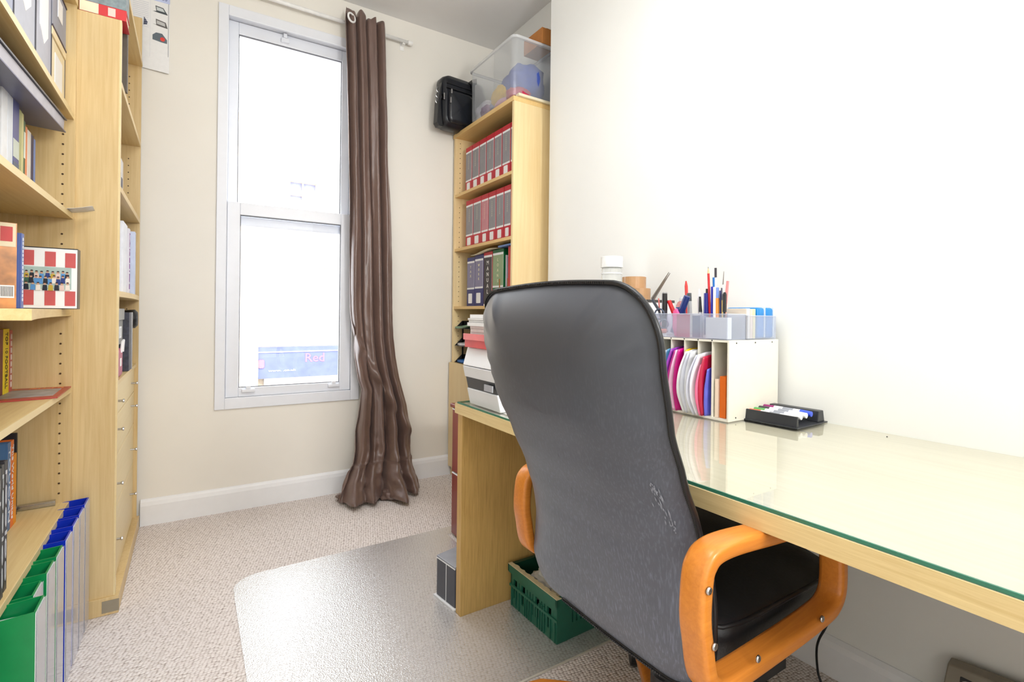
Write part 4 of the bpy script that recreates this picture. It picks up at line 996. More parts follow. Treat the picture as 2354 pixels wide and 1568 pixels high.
TZ = OZ1 + .0005
tray('clear plastic tray crowded with pens on the right of the organiser top', 1.302, 1.392, .876, 1.200, TZ, .076, (.968, 1.095), 'clear trays on the organiser')
tray('clear plastic tray holding two blue cases at the wall side of the organiser', 1.396, 1.548, .872, 1.005, TZ, .072, (), 'clear trays on the organiser')
tray('clear plastic tray with scissors and clips at the left of the organiser top', 1.302, 1.392, 1.204, 1.400, TZ, .074, (), 'clear trays on the organiser')
# inside: pens, pencils
def stick(name, label, cat, p0, p1, r, parts, seg=12):
    """parts: (t0, t1, rgb, rfac0, rfac1, partname)"""
    p0 = Vector(p0); p1 = Vector(p1)
    o = thing(name, label, cat, p0)
    for (a, c, rgb, ra, rb_, pn) in parts:
        obj(pn, MB().cyl(p0.lerp(p1, a), p0.lerp(p1, c), r * ra, seg, r * rb_), mcol(rgb, .3), o, smooth=False)
    return o
def XY(u, v, X): return onx(u, v, X)
PZ = TZ + .004
def pen(name, label, cat, ub, vt_u, vt, X, r, parts, Xb=None):
    top = XY(vt_u, vt, X); bot = Vector((Xb or X, XY(ub, 740, Xb or X).y, PZ + r))
    return stick(name, label, cat, bot, top, r, parts)
Xp = 1.345
pen('pencil', 'tall red pencil with a sharpened tip pointing up from the pen tray', 'pencil', 1634, 1628, 613, Xp, .0036, [(0, .90, (200, 24, 34), 1, 1, 'shaft'), (.90, .975, (222, 188, 140), 1, .35, 'wooden_tip'), (.975, 1, (70, 60, 60), .35, .08, 'lead')])
pen('ballpoint_pen', 'clear ballpoint pen with black cap end standing tallest beside the red pencil', 'pen', 1646, 1645, 616, Xp, .0036, [(0, .86, (206, 214, 232), .8, .8, 'barrel'), (.86, 1, (44, 38, 48), 1, 1, 'cap')])
pen('ballpoint_pen', 'clear ballpoint pen with bright blue end in the pen tray', 'pen', 1644, 1641, 638, Xp + .012, .0042, [(0, .80, (214, 226, 240), .8, .8, 'barrel'), (.80, 1, (30, 120, 200), 1, 1, 'cap')])
pen('paintbrush', 'thin grey-tipped white stick leaning right in the pen tray', 'brush', 1655, 1664, 624, Xp + .015, .0018, [(0, .8, (232, 232, 230), 1, 1, 'handle'), (.8, 1, (120, 110, 104), 1, .4, 'tip')])
pen('highlighter_pen', 'salmon pink pen leaning right among the pens', 'pen', 1662, 1673, 646, Xp, .0044, [(0, .6, (240, 150, 120), .8, .9, 'barrel'), (.6, 1, (244, 134, 134), 1, .9, 'cap')])
pen('marker_pen', 'dark blue capped marker standing upright in the pen tray', 'marker', 1624, 1624, 674, Xp, .0085, [(0, .5, (60, 70, 150), .9, .9, 'barrel'), (.5, 1, (28, 36, 140), 1, .92, 'cap')])
pen('marker_pen', 'slim royal blue marker left of the white marker', 'marker', 1637, 1637, 659, Xp, .0036, [(0, 1, (30, 40, 180), 1, 1, 'barrel')])
pen('marker_pen', 'white marker with pale cap in the middle of the pen tray', 'marker', 1643, 1643, 660, Xp - .010, .0048, [(0, 1, (240, 240, 240), 1, 1, 'barrel')])
pen('marker_pen', 'orange marker with blue end standing in the pen tray', 'marker', 1649, 1649, 661, Xp - .006, .0058, [(0, .78, (236, 148, 60), 1, 1, 'barrel'), (.78, 1, (110, 140, 210), .9, .8, 'cap')])
pen('ballpoint_pen', 'yellow and grey pen behind the orange marker', 'pen', 1660, 1659, 662, Xp + .01, .0032, [(0, .75, (224, 196, 110), 1, 1, 'barrel'), (.75, 1, (90, 90, 100), 1, .7, 'cap')])
pen('ballpoint_pen', 'navy pen right of the orange marker', 'pen', 1657, 1656, 668, Xp - .004, .0030, [(0, 1, (40, 44, 96), 1, 1, 'barrel')])
pen('marker_pen', 'black felt pen with narrow neck at the right of the pens', 'pen', 1665, 1666, 672, Xp - .008, .0058, [(0, .55, (30, 30, 34), .55, .55, 'barrel'), (.55, .95, (24, 24, 28), 1, 1, 'cap'), (.95, 1, (24, 24, 28), 1, .6, 'cap_end')])
pen('marker_pen', 'black-ended dark pen left of the red pencil', 'pen', 1627, 1625, 664, Xp + .016, .004, [(0, .9, (60, 40, 60), 1, 1, 'barrel'), (.9, 1, (30, 20, 26), 1, .9, 'cap')])
pen('marker_pen', 'black marker with round cap standing by the scissors', 'marker', 1528, 1528, 672, Xp, .0095, [(0, .55, (52, 52, 58), .95, .95, 'barrel'), (.55, .97, (28, 26, 28), 1, .92, 'cap'), (.97, 1, (150, 150, 150), .9, .8, 'cap_end')])
pen('marker_pen', 'thin salmon-red pen left of the black marker', 'pen', 1521, 1514, 686, Xp + .02, .003, [(0, 1, (216, 110, 104), 1, .8, 'barrel')])
pen('marker_pen', 'fat bright red marker leaning left', 'marker', 1568, 1538, 692, Xp + .010, .0080, [(0, .55, (244, 150, 150), .9, .9, 'barrel'), (.55, 1, (212, 26, 36), 1, .9, 'cap')])
pen('glue_stick', 'fat navy blue capped glue stick leaning right in the pen tray', 'glue stick', 1548, 1580, 681, Xp, .0105, [(0, .55, (140, 164, 214), 1, 1, 'barrel'), (.55, 1, (30, 50, 116), 1.05, 1, 'cap')])
pen('marker_pen', 'grey-black pen cap poking up behind the navy glue stick', 'marker', 1588, 1584, 674, Xp + .028, .0075, [(0, .8, (220, 222, 224), 1, 1, 'barrel'), (.8, 1, (82, 86, 90), 1, 1, 'cap')])
pen('correction_pen', 'white correction pen with pointed cap left of the dark blue marker', 'pen', 1612, 1607, 664, Xp + .026, .0062, [(0, .8, (236, 236, 240), 1, 1, 'barrel'), (.8, 1, (246, 246, 250), .8, .3, 'cap')])
pen('marker_pen', 'short pen with black clip beside the correction pen', 'pen', 1612, 1609, 682, Xp, .0055, [(0, .6, (226, 228, 234), .8, .8, 'barrel'), (.6, 1, (28, 28, 32), 1, .6, 'clip')])
# water bottle / glue tube behind
g_ = thing('glue_bottle', 'small clear bottle with red contents and blue label behind the pens', 'bottle', (1.45, 1.11, TZ))
cB = XY(1567, 700, 1.455); cB.z = TZ
obj('bottle_body', MB().lathe([(.016, 0), (.019, .004), (.019, .105), (.014, .118), (.009, .122)], cB), clear('pink_bottle', (.95, .78, .78), .35, (226, 120, 120), rough=.1), g_, smooth=True)
obj('label_sleeve', MB().lathe([(.0194, .072), (.0194, .100)], cB), mcol((26, 84, 150)), g_)
obj('neck', MB().lathe([(.009, .122), (.009, .130), (.006, .136)], cB), clear('clear_neck', (.95, .95, .95), .4), g_)
pen('pencil', 'red crayon standing in the clear bottle beside the blue label', 'crayon', 1582, 1577, 646, 1.44, .0055, [(0, .9, (210, 60, 56), 1, 1, 'shaft'), (.9, 1, (210, 60, 56), 1, .4, 'tip')])
# pink cloth / eraser / card in tray
tag(obj('eraser', MB().tube([(1.318, 1.105, TZ + .018), (1.318, 1.112, TZ + .019), (1.318, 1.145, TZ + .017), (1.318, 1.158, TZ + .013), (1.318, 1.160, TZ + .013)], [.004, .0075, .0075, .005, .002], 12), mcol((244, 140, 116)), smooth=True), 'salmon orange oval eraser lying in the clear pen tray', 'eraser')
tag(obj('gift_card', MB().box(1.3085, 1.3096, 1.010, 1.060, TZ + .003, TZ + .074), mcol((186, 70, 104), .35)), 'crimson card standing behind the front of the clear pen tray', 'card')
o = [x for x in COL.objects if x.name.startswith('gift_card')][0]
tag(obj('pink_cloth', MB().prism([(1.062, TZ + .003), (1.082, TZ + .003), (1.092, TZ + .03), (1.090, TZ + .085), (1.078, TZ + .095), (1.066, TZ + .075), (1.060, TZ + .04)], 1.325, 1.334, 'X'), mcol((236, 96, 156), .5), bevel=.003), 'hot pink highlighter body standing left of the crimson card', 'highlighter')
tag(obj('slate_notepad', MB().box(1.316, 1.322, .972, 1.006, TZ + .003, TZ + .071), mcol((86, 96, 130), .5)), 'slate blue notepad standing in the clear pen tray', 'notepad')
tag(obj('index_cards', MB().box(1.312, 1.335, .884, .955, TZ + .003, TZ + .066), M_paper), 'block of white index cards in the near corner of the clear tray', 'cards')
for k, (x0, x1, rgb, hh, lab) in enumerate(((1.400, 1.418, (236, 226, 210), .094, 'cream card box at the left of the wall-side tray'), (1.420, 1.432, (238, 214, 190), .092, 'peach notebook in the wall-side clear tray'), (1.434, 1.446, (240, 228, 170), .093, 'pale yellow notebook next to the blue cases'))):
    tag(obj('notebook', MB().box(x0, x1, .878, .985, TZ + .003, TZ + hh), mcol(rgb, .5), bevel=.001), lab, 'notebook')
for k, (x0, x1, lab) in enumerate(((1.455, 1.492, 'left one of the two blue plastic cases in the clear tray'), (1.502, 1.540, 'right one of the two blue plastic cases, nearest the wall'))):
    c = thing('blue_case', lab, 'case', ((x0 + x1) / 2, .93, TZ + .003), 0, 'blue cases in the clear tray')
    obj('case_body', MB().box(x0, x1, .876, .985, TZ + .003, TZ + .098), mcol((22, 128, 200), .25), c, bevel=.008, seg=3)
    obj('case_rim', MB().box(x1 - .0005, x1 + .003, .876, .985, TZ + .006, TZ + .099), mcol((226, 238, 246), .3), c)
# scissors
sc_ = thing('scissors', 'pair of steel scissors with grey loop handles standing in the left clear tray', 'scissors', (1.35, 1.24, TZ))
tip = XY(1540, 628, 1.36); mid = XY(1500, 690, 1.35)
bl = MB()
dv = (tip - mid).normalized(); sd = Vector((0, dv.z, -dv.y))
for s_, e_ in ((0, 0), (.004, .006)):
    a = mid + sd * s_; q = tip + sd * e_
    bl.add([a - sd * .006, a + sd * .006, q + sd * .0008, q - sd * .0008] + [p + Vector((.0016, 0, 0)) for p in (a - sd * .006, a + sd * .006, q + sd * .0008, q - sd * .0008)], [(0,1,2,3),(4,7,6,5),(0,4,5,1),(1,5,6,2),(2,6,7,3),(3,7,4,0)])
obj('blade', bl, M_chrome, sc_)
obj('handle_loop', ring(XY(1516, 722, 1.33), .017, .0028, (1, .2, 0)), mcol((74, 84, 104), .4), sc_, smooth=True)
obj('handle_loop', ring(XY(1526, 745, 1.33), .015, .0028, (1, .3, 0)), mcol((74, 84, 104), .4), sc_, smooth=True)
obj('handle_shank', MB().cyl(mid, XY(1514, 712, 1.335), .005, 10).cyl(XY(1514, 712, 1.335), XY(1522, 738, 1.33), .004, 10), mcol((50, 54, 64), .4), sc_)
# white box with black lid, tape rolls, clear roll stack
bx_ = thing('card_box', 'low white box with black lid under the brown tape rolls', 'box', (1.46, 1.33, TZ))
obj('box_body', MB().box(1.40, 1.545, 1.265, 1.415, TZ, TZ + .118), M_lab, bx_)
obj('lid', MB().box(1.399, 1.546, 1.263, 1.416, TZ + .118, TZ + .128), mcol((70, 66, 62), .5), bx_)
BZ = TZ + .128
M_tape = pm('brown_parcel_tape', (184, 142, 100), .22, var=.04, nscale=60)
def roll(label, c, r, h, z, m, mc, group, name='tape_roll'):
    o = thing(name, label, 'tape roll', (c[0], c[1], z), 0, group)
    n = 36
    mb = MB()
    def P(i, j):
        a = 2 * math.pi * i / n; rr = [r * .62, r, r, r * .62][j]; zz = [z, z, z + h, z + h][j]
        return (c[0] + rr * math.cos(a), c[1] + rr * math.sin(a), zz)
    mb.grid(P, n, 4, cu=True); obj('tape', mb, m, o, bevel=.0006)
    def Q(i, j):
        a = 2 * math.pi * i / n; rr = [r * .56, r * .62, r * .62, r * .56][j]; zz = [z, z, z + h, z + h][j]
        return (c[0] + rr * math.cos(a), c[1] + rr * math.sin(a), zz)
    obj('core', MB().grid(Q, n, 4, cu=True), mc, o)
    return o
M_core = pm('card_core', (196, 164, 120), .8)
roll('lower of the two brown parcel tape rolls', (1.455, 1.362), .046, .045, BZ + .0005, M_tape, M_core, 'brown tape rolls')
roll('upper of the two brown parcel tape rolls', (1.455, 1.385), .046, .045, BZ + .046, M_tape, M_core, 'brown tape rolls')
M_wtape = clear('clear_tape', (.97, .97, .96), .5, (240, 240, 236), rough=.15)
c3 = (1.47, 1.555)
ws = thing('storage_tub', 'clear round stacking tub with screw lid standing left of the brown tape', 'tub', (*c3, GZ))
obj('tub_body', MB().lathe([(.040, 0), (.042, .01), (.042, .495), (.040, .50)], (c3[0], 1.525, GZ)), clear('clear_tub', (.97, .98, .97), .35, (236, 238, 236), rough=.1), ws, smooth=True)
for zz in (.12, .24, .36, .48): obj('screw_ring', MB().lathe([(.0435, zz - .004), (.0435, zz)], (c3[0], 1.525, GZ)), M_lab, ws)
obj('lid', MB().lathe([(.046, .503), (.046, .545), (.044, .548)], (c3[0], 1.525, GZ)), pm('white_lid', (238, 238, 234), .3), ws)

# pen tray with whiteboard markers, on the desk
PT = Matrix.Translation((1.388, .722, GZ)) @ Matrix.Rotation(R(2), 4, 'Z')
pt = thing('marker_tray', 'black moulded tray of whiteboard markers lying on the glass desktop by the wall', 'marker tray', (1.47, .79, GZ))
M_blk = pm('matt_black_moulding', (44, 46, 50), .42)
tw, tl = .165, .150     # X depth, Y length
obj('tray_base', MB().box(-.006, tw + .006, -.006, tl + .006, 0, .004).xf(PT), M_blk, pt, bevel=.001)
obj('tray_front_wall', MB().prism([(0, .004), (.004, .032), (.010, .032), (.014, .004)], 0, tl, 'Y').xf(PT), M_blk, pt)
obj('tray_rear_box', MB().prism([(tw - .04, .004), (tw - .036, .036), (tw - .008, .036), (tw, .004)], 0, tl, 'Y').xf(PT), M_blk, pt, bevel=.002)
obj('tray_floor_block', MB().box(.014, tw - .041, .035, tl - .0, .004, .013).xf(PT), M_blk, pt)
for k, (capc, band, lab, e0) in enumerate((((226, 90, 40), (240, 240, 240), 'whiteboard marker with orange end, front of the black tray', 0), ((90, 170, 90), (240, 240, 240), 'whiteboard marker with green end, second in the black tray', .0), ((60, 60, 62), (244, 244, 244), 'whiteboard marker with black end, third in the black tray', .0), ((150, 30, 110), (60, 90, 220), 'whiteboard marker with blue cap, rearmost in the black tray', 0))):
    x = .024 + k * .0250; z = .0235 + .002 * k; r = .0085
    mk = thing('whiteboard_marker', lab, 'marker', tuple(PT @ Vector((x, .07, z))), 0, 'whiteboard markers in the black tray')
    a, c = .012 - .002 * k, .146
    obj('barrel', MB().cyl((x, a + .03, z), (x, c - .035, z), r, 16).xf(PT), pm('marker_white', (238, 238, 240), .3), mk, smooth=False)
    obj('cap', MB().cyl((x, a, z), (x, a + .03, z), r * .9, 16, r * 1.05).xf(PT), mcol(band if k == 3 else (242, 240, 240), .25), mk)
    obj('end_plug', MB().cyl((x, c - .035, z), (x, c, z), r * 1.02, 16, r * .9).xf(PT), mcol(capc, .35), mk)
    obj('printed_band', MB().cyl((x, .055, z), (x, .085, z), r * 1.01, 16).xf(PT), mcol((150, 154, 164)), mk)
tag(obj('crumb', MB().lathe([(.0015, 0), (.002, .001), (.001, .002)], (1.505, .555, GZ), 8), M_ink), 'tiny black speck lying on the glass desktop near the wall', 'speck')

# ------------------------------------------------------------------ PRINTER with tray stack on the far end of the desk
pr = thing('printer', 'white desktop printer with black output slot at the far end of the desk', 'printer', (.93, 1.42, GZ))
M_pr = pm('white_printer', (238, 240, 244), .3, var=.01)
PY0, PY1 = 1.30, 1.50
prof = [(.800, GZ), (.795, GZ + .02), (.768, .865), (.768, .875), (.783, .925), (.80, .931), (1.12, .931), (1.12, GZ)]
def slab(z0, z1, y0=PY0, y1=PY1, inset=0):
    def xl(z):
        if z < .868: return .797 - (z - GZ) / (.868 - GZ) * .029
        return .768 + (z - .868) / (.931 - .868) * .018
    zs = [z0] + ([.868] if z0 < .868 < z1 else []) + [z1]
    poly = [(xl(z) + inset, z) for z in zs] + [(1.10, z1), (1.10, z0)]
    return MB().prism(poly, y0, y1, 'Y')
obj('lower_case', slab(GZ, .792), M_pr, pr, bevel=.003)
obj('output_slot', slab(.7925, .8295, PY0 + .004, PY1 - .004, .003), pm('charcoal_slot', (50, 54, 62), .3), pr)
obj('upper_case', slab(.830, .867), M_pr, pr, bevel=.002)
obj('scanner_lid', slab(.869, .929), M_pr, pr, bevel=.003)
obj('control_panel', MB().box(.772, .776, PY0 + .01, PY0 + .06, .80, .82), mcol((170, 172, 180), .2), pr)
tr_ = thing('red_letter_tray', 'red plastic letter tray standing on the white printer', 'letter tray', (.87, 1.4, .93))
obj('tray', MB().box(.770, 1.02, 1.32, 1.49, .9305, .934).box(.770, .774, 1.32, 1.49, .934, .972).box(.774, 1.02, 1.32, 1.324, .934, .972).box(.774, 1.02, 1.486, 1.49, .934, .972), mcol((214, 56, 62), .35), tr_)
obj('tray_lip', MB().box(.765, .770, 1.318, 1.492, .955, .975), mcol((236, 120, 124), .35), tr_)
rnd = random.Random(5); mb = MB(); z = .9345
ps = thing('paper_stack', 'untidy stack of white papers piled in the red letter tray', 'papers', (.87, 1.4, .934))
for k in range(11):
    h = rnd.uniform(.006, .013); dx, dy = (.006, 0) if z < .975 else (rnd.uniform(-.008, .006), rnd.uniform(-.006, .003))
    obj('sheet_bundle', MB().box(.778 + dx, .98, 1.33 + dy, 1.478 + dy * .6, z, z + h - .0008), M_paper, ps); z += h
    if z > 1.035: break
tag(obj('paper_sheet', MB().grid(lambda i, j: (.80 + .16 * i / 6, 1.205 + .085 * j / 4, GZ + .0015 + .002 * math.sin(i * .8)), 7, 5), M_paper, solid=.0006, smooth=True), 'white sheet of paper lying on the glass desktop before the printer', 'paper')

# ------------------------------------------------------------------ LEFT BOOKCASES
# far case (deeper), with drawers
FX = -.212
fb = thing('bookcase', 'tall maple bookcase with drawers at the far left, its side panel facing the room', 'bookcase', (-.4, 2.57, 0))
FY0, FY1 = 2.172, 2.955
obj('side_panel', MB().box(XL + .004, FX - .006, FY0, FY0 + .018, .06, 2.034), M_maple, fb, bevel=.0008)
obj('edge_band', MB().box(FX - .006, FX - .0005, FY0, FY0 + .018, .06, 2.034), M_mapleE, fb)
obj('side_panel', MB().box(XL + .004, FX, FY1 - .018, FY1, .06, 2.42), M_maple, fb)
obj('back_board', MB().box(XL + .004, XL + .01, FY0 + .018, FY1 - .018, .06, 2.42), M_maple, fb)
pl = obj('plinth', MB().box(XL + .01, FX + .010, FY0 - .008, FY1 + .0, .001, .060), M_maple, fb, bevel=.001)
cp = obj('corner_plate', MB().box(FX - .035, FX + .0112, FY0 - .0095, FY0 - .008, .010, .050), pm('dull_tin', (150, 140, 120), .5), fb); cp['label'] = 'grey metal plate on the plinth corner'
FSH = [2.19, 1.81, 1.450, 1.085]
for k, z in enumerate(FSH):
    ex = .004 if k == 0 else 0
    def fe(y): return FX + ex + (.0 if k != 3 else .012 * math.sin(math.pi * (y - FY0) / (FY1 - FY0)))
    n_ = 8; ys = [FY0 + (.13 if k == 0 else .019) + (FY1 - FY0 - (.149 if k == 0 else .038)) * i / n_ for i in range(n_ + 1)]
    poly = [(XL + .011, ys[0])] + [(fe(y), y) for y in ys] + [(XL + .011, ys[-1])]
    obj('shelf', MB().prism(poly, z, z + .020), M_mapleY, fb, bevel=.0008)
mb = MB(); z = .82
while z < 2.35:
    if not any(abs(z - s) < .03 for s in FSH): mb.cyl((FX - .045, FY1 - .018, z), (FX - .045, FY1 - .0195, z), .0026, 8)
    z += .032
o = obj('shelf_pin_hole', mb, M_hole, fb); o['kind'] = 'stuff'
DRW = [(.064, .318, .215), (.322, .505, .415), (.509, .655, .610), (.659, .772, .712)]
for k, (z0, z1, zk) in enumerate(DRW):
    d_ = obj('drawer', MB().box(FX - .030, FX - .014, FY0 + .0185, FY1 - .019, z0, z1), M_mapleE, fb, bevel=.002)
    for y in (FY0 + .10, FY1 - .16):
        obj('knob', MB().tube([(FX - .014, y, zk), (FX + .002, y, zk), (FX + .006, y, zk), (FX + .010, y, zk)], [.004, .004, .0065, .006], 12), M_chrome, d_)
obj('drawer_top', MB().box(XL + .011, FX - .006, FY0 + .018, FY1 - .018, .773, .788), M_mapleY, fb)

def fitem(name, label, cat, x0, x1, y0, y1, z0, z1, rgb, rough=.45, bevel=.002, group=None):
    return tag(obj(name, MB().box(x0, x1, y0, y1, z0, z1), mcol(rgb, rough), bevel=bevel), label, cat, group)
# far case goods
o = thing('framed_print', 'white-bordered print of grey buildings standing on the third shelf of the far left bookcase', 'print', (-.28, 2.62, 1.4705))
obj('print_board', MB().box(-.272, -.266, 2.55, 2.83, 1.4705, 1.70), M_lab, o)
obj('print_picture', MB().box(-.266, -.2652, 2.56, 2.74, 1.48, 1.635), mcol((146, 152, 176)), o)
obj('print_picture', MB().box(-.266, -.2651, 2.758, 2.80, 1.48, 1.62), mcol((92, 96, 116)), o)
for k, (ya, yb_, rgb, h, lab, xs) in enumerate(((2.30, 2.36, (206, 196, 200), .295, 'pale pinkish-grey lever arch file nearest the side panel on the fourth shelf', -.248),
                                      (2.365, 2.52, (216, 214, 222), .29, 'wide pearl-white box file in the middle of the fourth shelf', -.245),
                                      (2.525, 2.68, (240, 242, 248), .292, 'bright white file with rounded spine on the fourth shelf', -.235),
                                      (2.69, 2.74, (236, 232, 240), .285, 'white booklet with purple lettering down its spine', -.230),
                                      (2.75, 2.80, (206, 216, 238), .28, 'pale blue-white folder farthest on the fourth shelf', -.215))):
    spine_book(lab, xs, ya, yb_, 1.1055, h, .22, rgb, 1, 'file', name='file', title='LAKESIDE' if k == 3 else None, tcol=(140, 70, 150), tsize=.03, group='white files in the far left bookcase', pages=M_paper)
# grey lidded box, pink bottle, slate slab, black phone
gx = thing('storage_box', 'grey lidded archive box with a white label frame above the drawers', 'storage box', (-.3, 2.42, .95))
obj('box_body', MB().box(-.40, -.236, 2.22, 2.56, .905, 1.00), mcol((140, 138, 132), .5), gx, bevel=.002)
obj('lid', MB().box(-.405, -.231, 2.215, 2.565, 1.00, 1.045), mcol((156, 154, 148), .5), gx, bevel=.002)
obj('label_frame', MB().box(-.236, -.2335, 2.44, 2.448, .93, .975).box(-.236, -.2335, 2.485, 2.493, .93, .975).box(-.236, -.2335, 2.448, 2.485, .93, .937).box(-.236, -.2335, 2.448, 2.485, .968, .975), M_lab, gx)
g2 = thing('storage_box', 'lower grey-green storage box beneath the labelled archive box', 'storage box', (-.3, 2.4, .79))
obj('box_body', MB().box(-.40, -.30, 2.20, 2.56, .7885, .904), mcol((112, 118, 116), .5), g2, bevel=.002)
pb = thing('pink_bag', 'small dusty pink bag with white handles standing above the drawers', 'bag', (-.25, 2.30, .7885))
obj('bag_body', MB().box(-.29, -.222, 2.215, 2.42, .7885, .895), mcol((178, 84, 112), .5), pb, bevel=.012, seg=3)
obj('handle', MB().tube([(-.222, 2.36, .88), (-.219, 2.365, .92), (-.219, 2.41, .925), (-.222, 2.415, .88)], .004, 8), M_lab, pb)
obj('print', MB().prism(rr_poly(2.33, 2.37, .83, .86, .006, 3), -.2222, -.2210, 'X'), M_lab, pb)
sl = thing('lever_arch_file', 'mottled charcoal lever arch file with metal edge above the drawers', 'binder', (-.27, 2.61, .7885))
obj('cover', MB().box(-.40, -.216, 2.57, 2.665, .7885, 1.03), pm('charcoal_marble', (58, 60, 74), .5, var=.35, nscale=70), sl, bevel=.001)
obj('metal_edge', MB().box(-.216, -.2125, 2.655, 2.668, .7885, 1.03), M_chrome, sl)
ph = thing('round_gadget', 'black round gadget tucked behind the charcoal file', 'gadget', (-.25, 2.78, .7885))
obj('round_head', MB().tube([(-.27, 2.80, 1.0), (-.262, 2.80, 1.0), (-.215, 2.80, 1.0), (-.205, 2.80, 1.0)], [.02, .038, .042, .03], 20), M_dark, ph, smooth=True)
obj('stem', MB().cyl((-.25, 2.80, .7895), (-.25, 2.80, .985), .012, 12), M_dark, ph)
obj('foot', MB().lathe([(.03, 0), (.03, .008), (.02, .012)], (-.27, 2.80, .7885)), M_dark, ph)
o = thing('dark_folder', 'dark taupe folder standing on the second shelf just behind the side panel', 'folder', (-.205, 2.30, 1.8305))
obj('folder_cover', MB().box(-.33, -.206, 2.282, 2.305, 1.8305, 2.188), mcol((92, 84, 74), .6), o, bevel=.002)

# near case (shallower)
NX = -.333; NY0, NY1 = 1.25, 2.160
ncs = thing('bookcase', 'maple bookcase at the left edge with five crowded shelves', 'bookcase', (-.48, 1.75, 0))
obj('side_panel', MB().box(XL + .004, NX + .004, NY1, NY1 + .011, .001, 2.04), M_maple, ncs)
obj('side_panel', MB().box(XL + .004, NX, NY0 - .018, NY0, .001, 2.04), M_maple, ncs)
obj('back_board', MB().box(XL + .004, XL + .010, NY0, NY1, .03, 2.04), M_maple, ncs)
obj('top_board', MB().box(XL + .004, NX + .006, NY0 - .018, NY1 + .011, 2.04, 2.062), M_mapleY, ncs)
NSH = [1.662, 1.336, 1.018, .766, .392]
for k, z in enumerate(NSH):
    if k == 2:
        n_ = 10; ys = [NY0 + .001 + (NY1 - NY0 - .002) * i / n_ for i in range(n_ + 1)]
        poly = [(XL + .011, ys[0])] + [(NX + .085 * max(0, (2.15 - y) / .9) ** 1.8, y) for y in ys] + [(XL + .011, ys[-1])]
        obj('shelf', MB().prism(poly, z, z + .022), M_mapleY, ncs, bevel=.001)
    else:
        obj('shelf', MB().box(XL + .011, NX - .001, NY0 + .001, NY1 - .001, z, z + .018), M_mapleY, ncs, bevel=.001)
        obj('shelf_edge', MB().box(NX - .001, NX + .001, NY0 + .001, NY1 - .001, z, z + .018), M_mapleE, ncs)
hx = ony(139, 820, NY1).x
mb = MB(); z = .42
for zc in [onx(0, 0, 1).z] : pass
z = .44
while z < 2.0:
    if not any(abs(z - s) < .030 for s in NSH): mb.cyl((hx, NY1, z), (hx, NY1 - .0014, z), .0030, 8)
    z += .0325
o = obj('shelf_pin_hole', mb, M_hole, ncs); o['kind'] = 'stuff'

# shelf A: box files
def boxfile(label, y0, y1, z0, h, rgb, lid_rgb, oval=True, xs=-.355, lab=(.3, .85)):
    r = thing('box_file', label, 'box file', (xs - .1, (y0 + y1) / 2, z0), 0, 'box files on the top left shelf')
    obj('case', MB().box(xs - .23, xs, y0, y1, z0, z0 + h), mcol(rgb, .45), r, bevel=.002)
    obj('dark_edge', MB().box(xs - .0, xs + .0012, y0, y0 + .003, z0, z0 + h).box(xs, xs + .0012, y1 - .003, y1, z0, z0 + h), mcol((52, 54, 66)), r)
    ym = (y0 + y1) / 2; w = (y1 - y0) * .26; zm = z0 + h * (lab[0] + lab[1]) / 2; hh = h * (lab[1] - lab[0]) / 2
    poly = [(ym - w, zm - hh * .6), (ym, zm - hh), (ym + w, zm - hh * .6), (ym + w, zm + hh * .6), (ym, zm + hh), (ym - w, zm + hh * .6)] if oval else [(ym - w, zm - hh), (ym + w, zm - hh), (ym + w, zm + hh), (ym - w, zm + hh)]
    obj('label', MB().prism(poly, xs, xs + .0014, 'X'), M_lab, r)
    return r
ZA = NSH[0] + .0185
boxfile('cream box file nearest the side panel on the top left shelf', 1.965, 2.150, ZA, .165, (238, 224, 188), (238, 224, 188), False, lab=(.2, .8))
cb_ = thing('box_file', 'grey box file lying on the cream one beside the side panel', 'box file', (-.45, 2.06, ZA + .166), 0, 'box files on the top left shelf')
obj('cream_lid', MB().box(-.585, -.352, 1.96, 2.150, ZA + .166, ZA + .190), mcol((240, 222, 182), .5), cb_, bevel=.001)
obj('case', MB().box(-.585, -.353, 1.96, 2.150, ZA + .1905, ZA + .335), mcol((150, 156, 174), .45), cb_, bevel=.002)
obj('dark_edge', MB().box(-.353, -.351, 1.96, 2.15, ZA + .1905, ZA + .196).box(-.353, -.351, 1.96, 2.15, ZA + .33, ZA + .335), mcol((60, 40, 60)), cb_)
obj('label', MB().box(-.353, -.3514, 2.03, 2.09, ZA + .25, ZA + .31), M_lab, cb_)
boxfile('grey box file with white hexagonal label second from the side panel', 1.792, 1.962, ZA, .325, (172, 176, 192), None, True)
boxfile('grey box file with white label third from the side panel', 1.60, 1.788, ZA, .325, (180, 184, 198), None, True)
boxfile('bluish grey box file at the left edge of the top left shelf', 1.42, 1.598, ZA, .325, (162, 168, 190), None, True)

# shelf B: books, dark ring binder lying over them
ZB = NSH[1] + .0185
bk = [(2.010, 1.992, (120, 146, 206), .185, 'light blue slim book at the right end of the second shelf row'), (1.990, 1.962, (34, 32, 84), .190, 'navy blue book second from the right on the second shelf'), (1.960, 1.925, (226, 222, 214), .192, 'off-white book between navy and orange ones'), (1.923, 1.905, (226, 134, 84), .195, 'orange slim book on the second left shelf'), (1.903, 1.888, (36, 84, 44), .205, 'dark green book with white print on its spine'), (1.886, 1.868, (206, 200, 140), .22, 'pale olive-yellow book on the second left shelf'), (1.866, 1.845, (166, 168, 110), .222, 'olive green book on the second left shelf'), (1.843, 1.790, (50, 64, 134), .235, 'thick blue book with white and dark bands on the spine'), (1.788, 1.745, (214, 222, 232), .23, 'pale blue-white book left of the thick blue one'), (1.743, 1.70, (224, 228, 234), .24, 'white book at the left edge of the second shelf')]
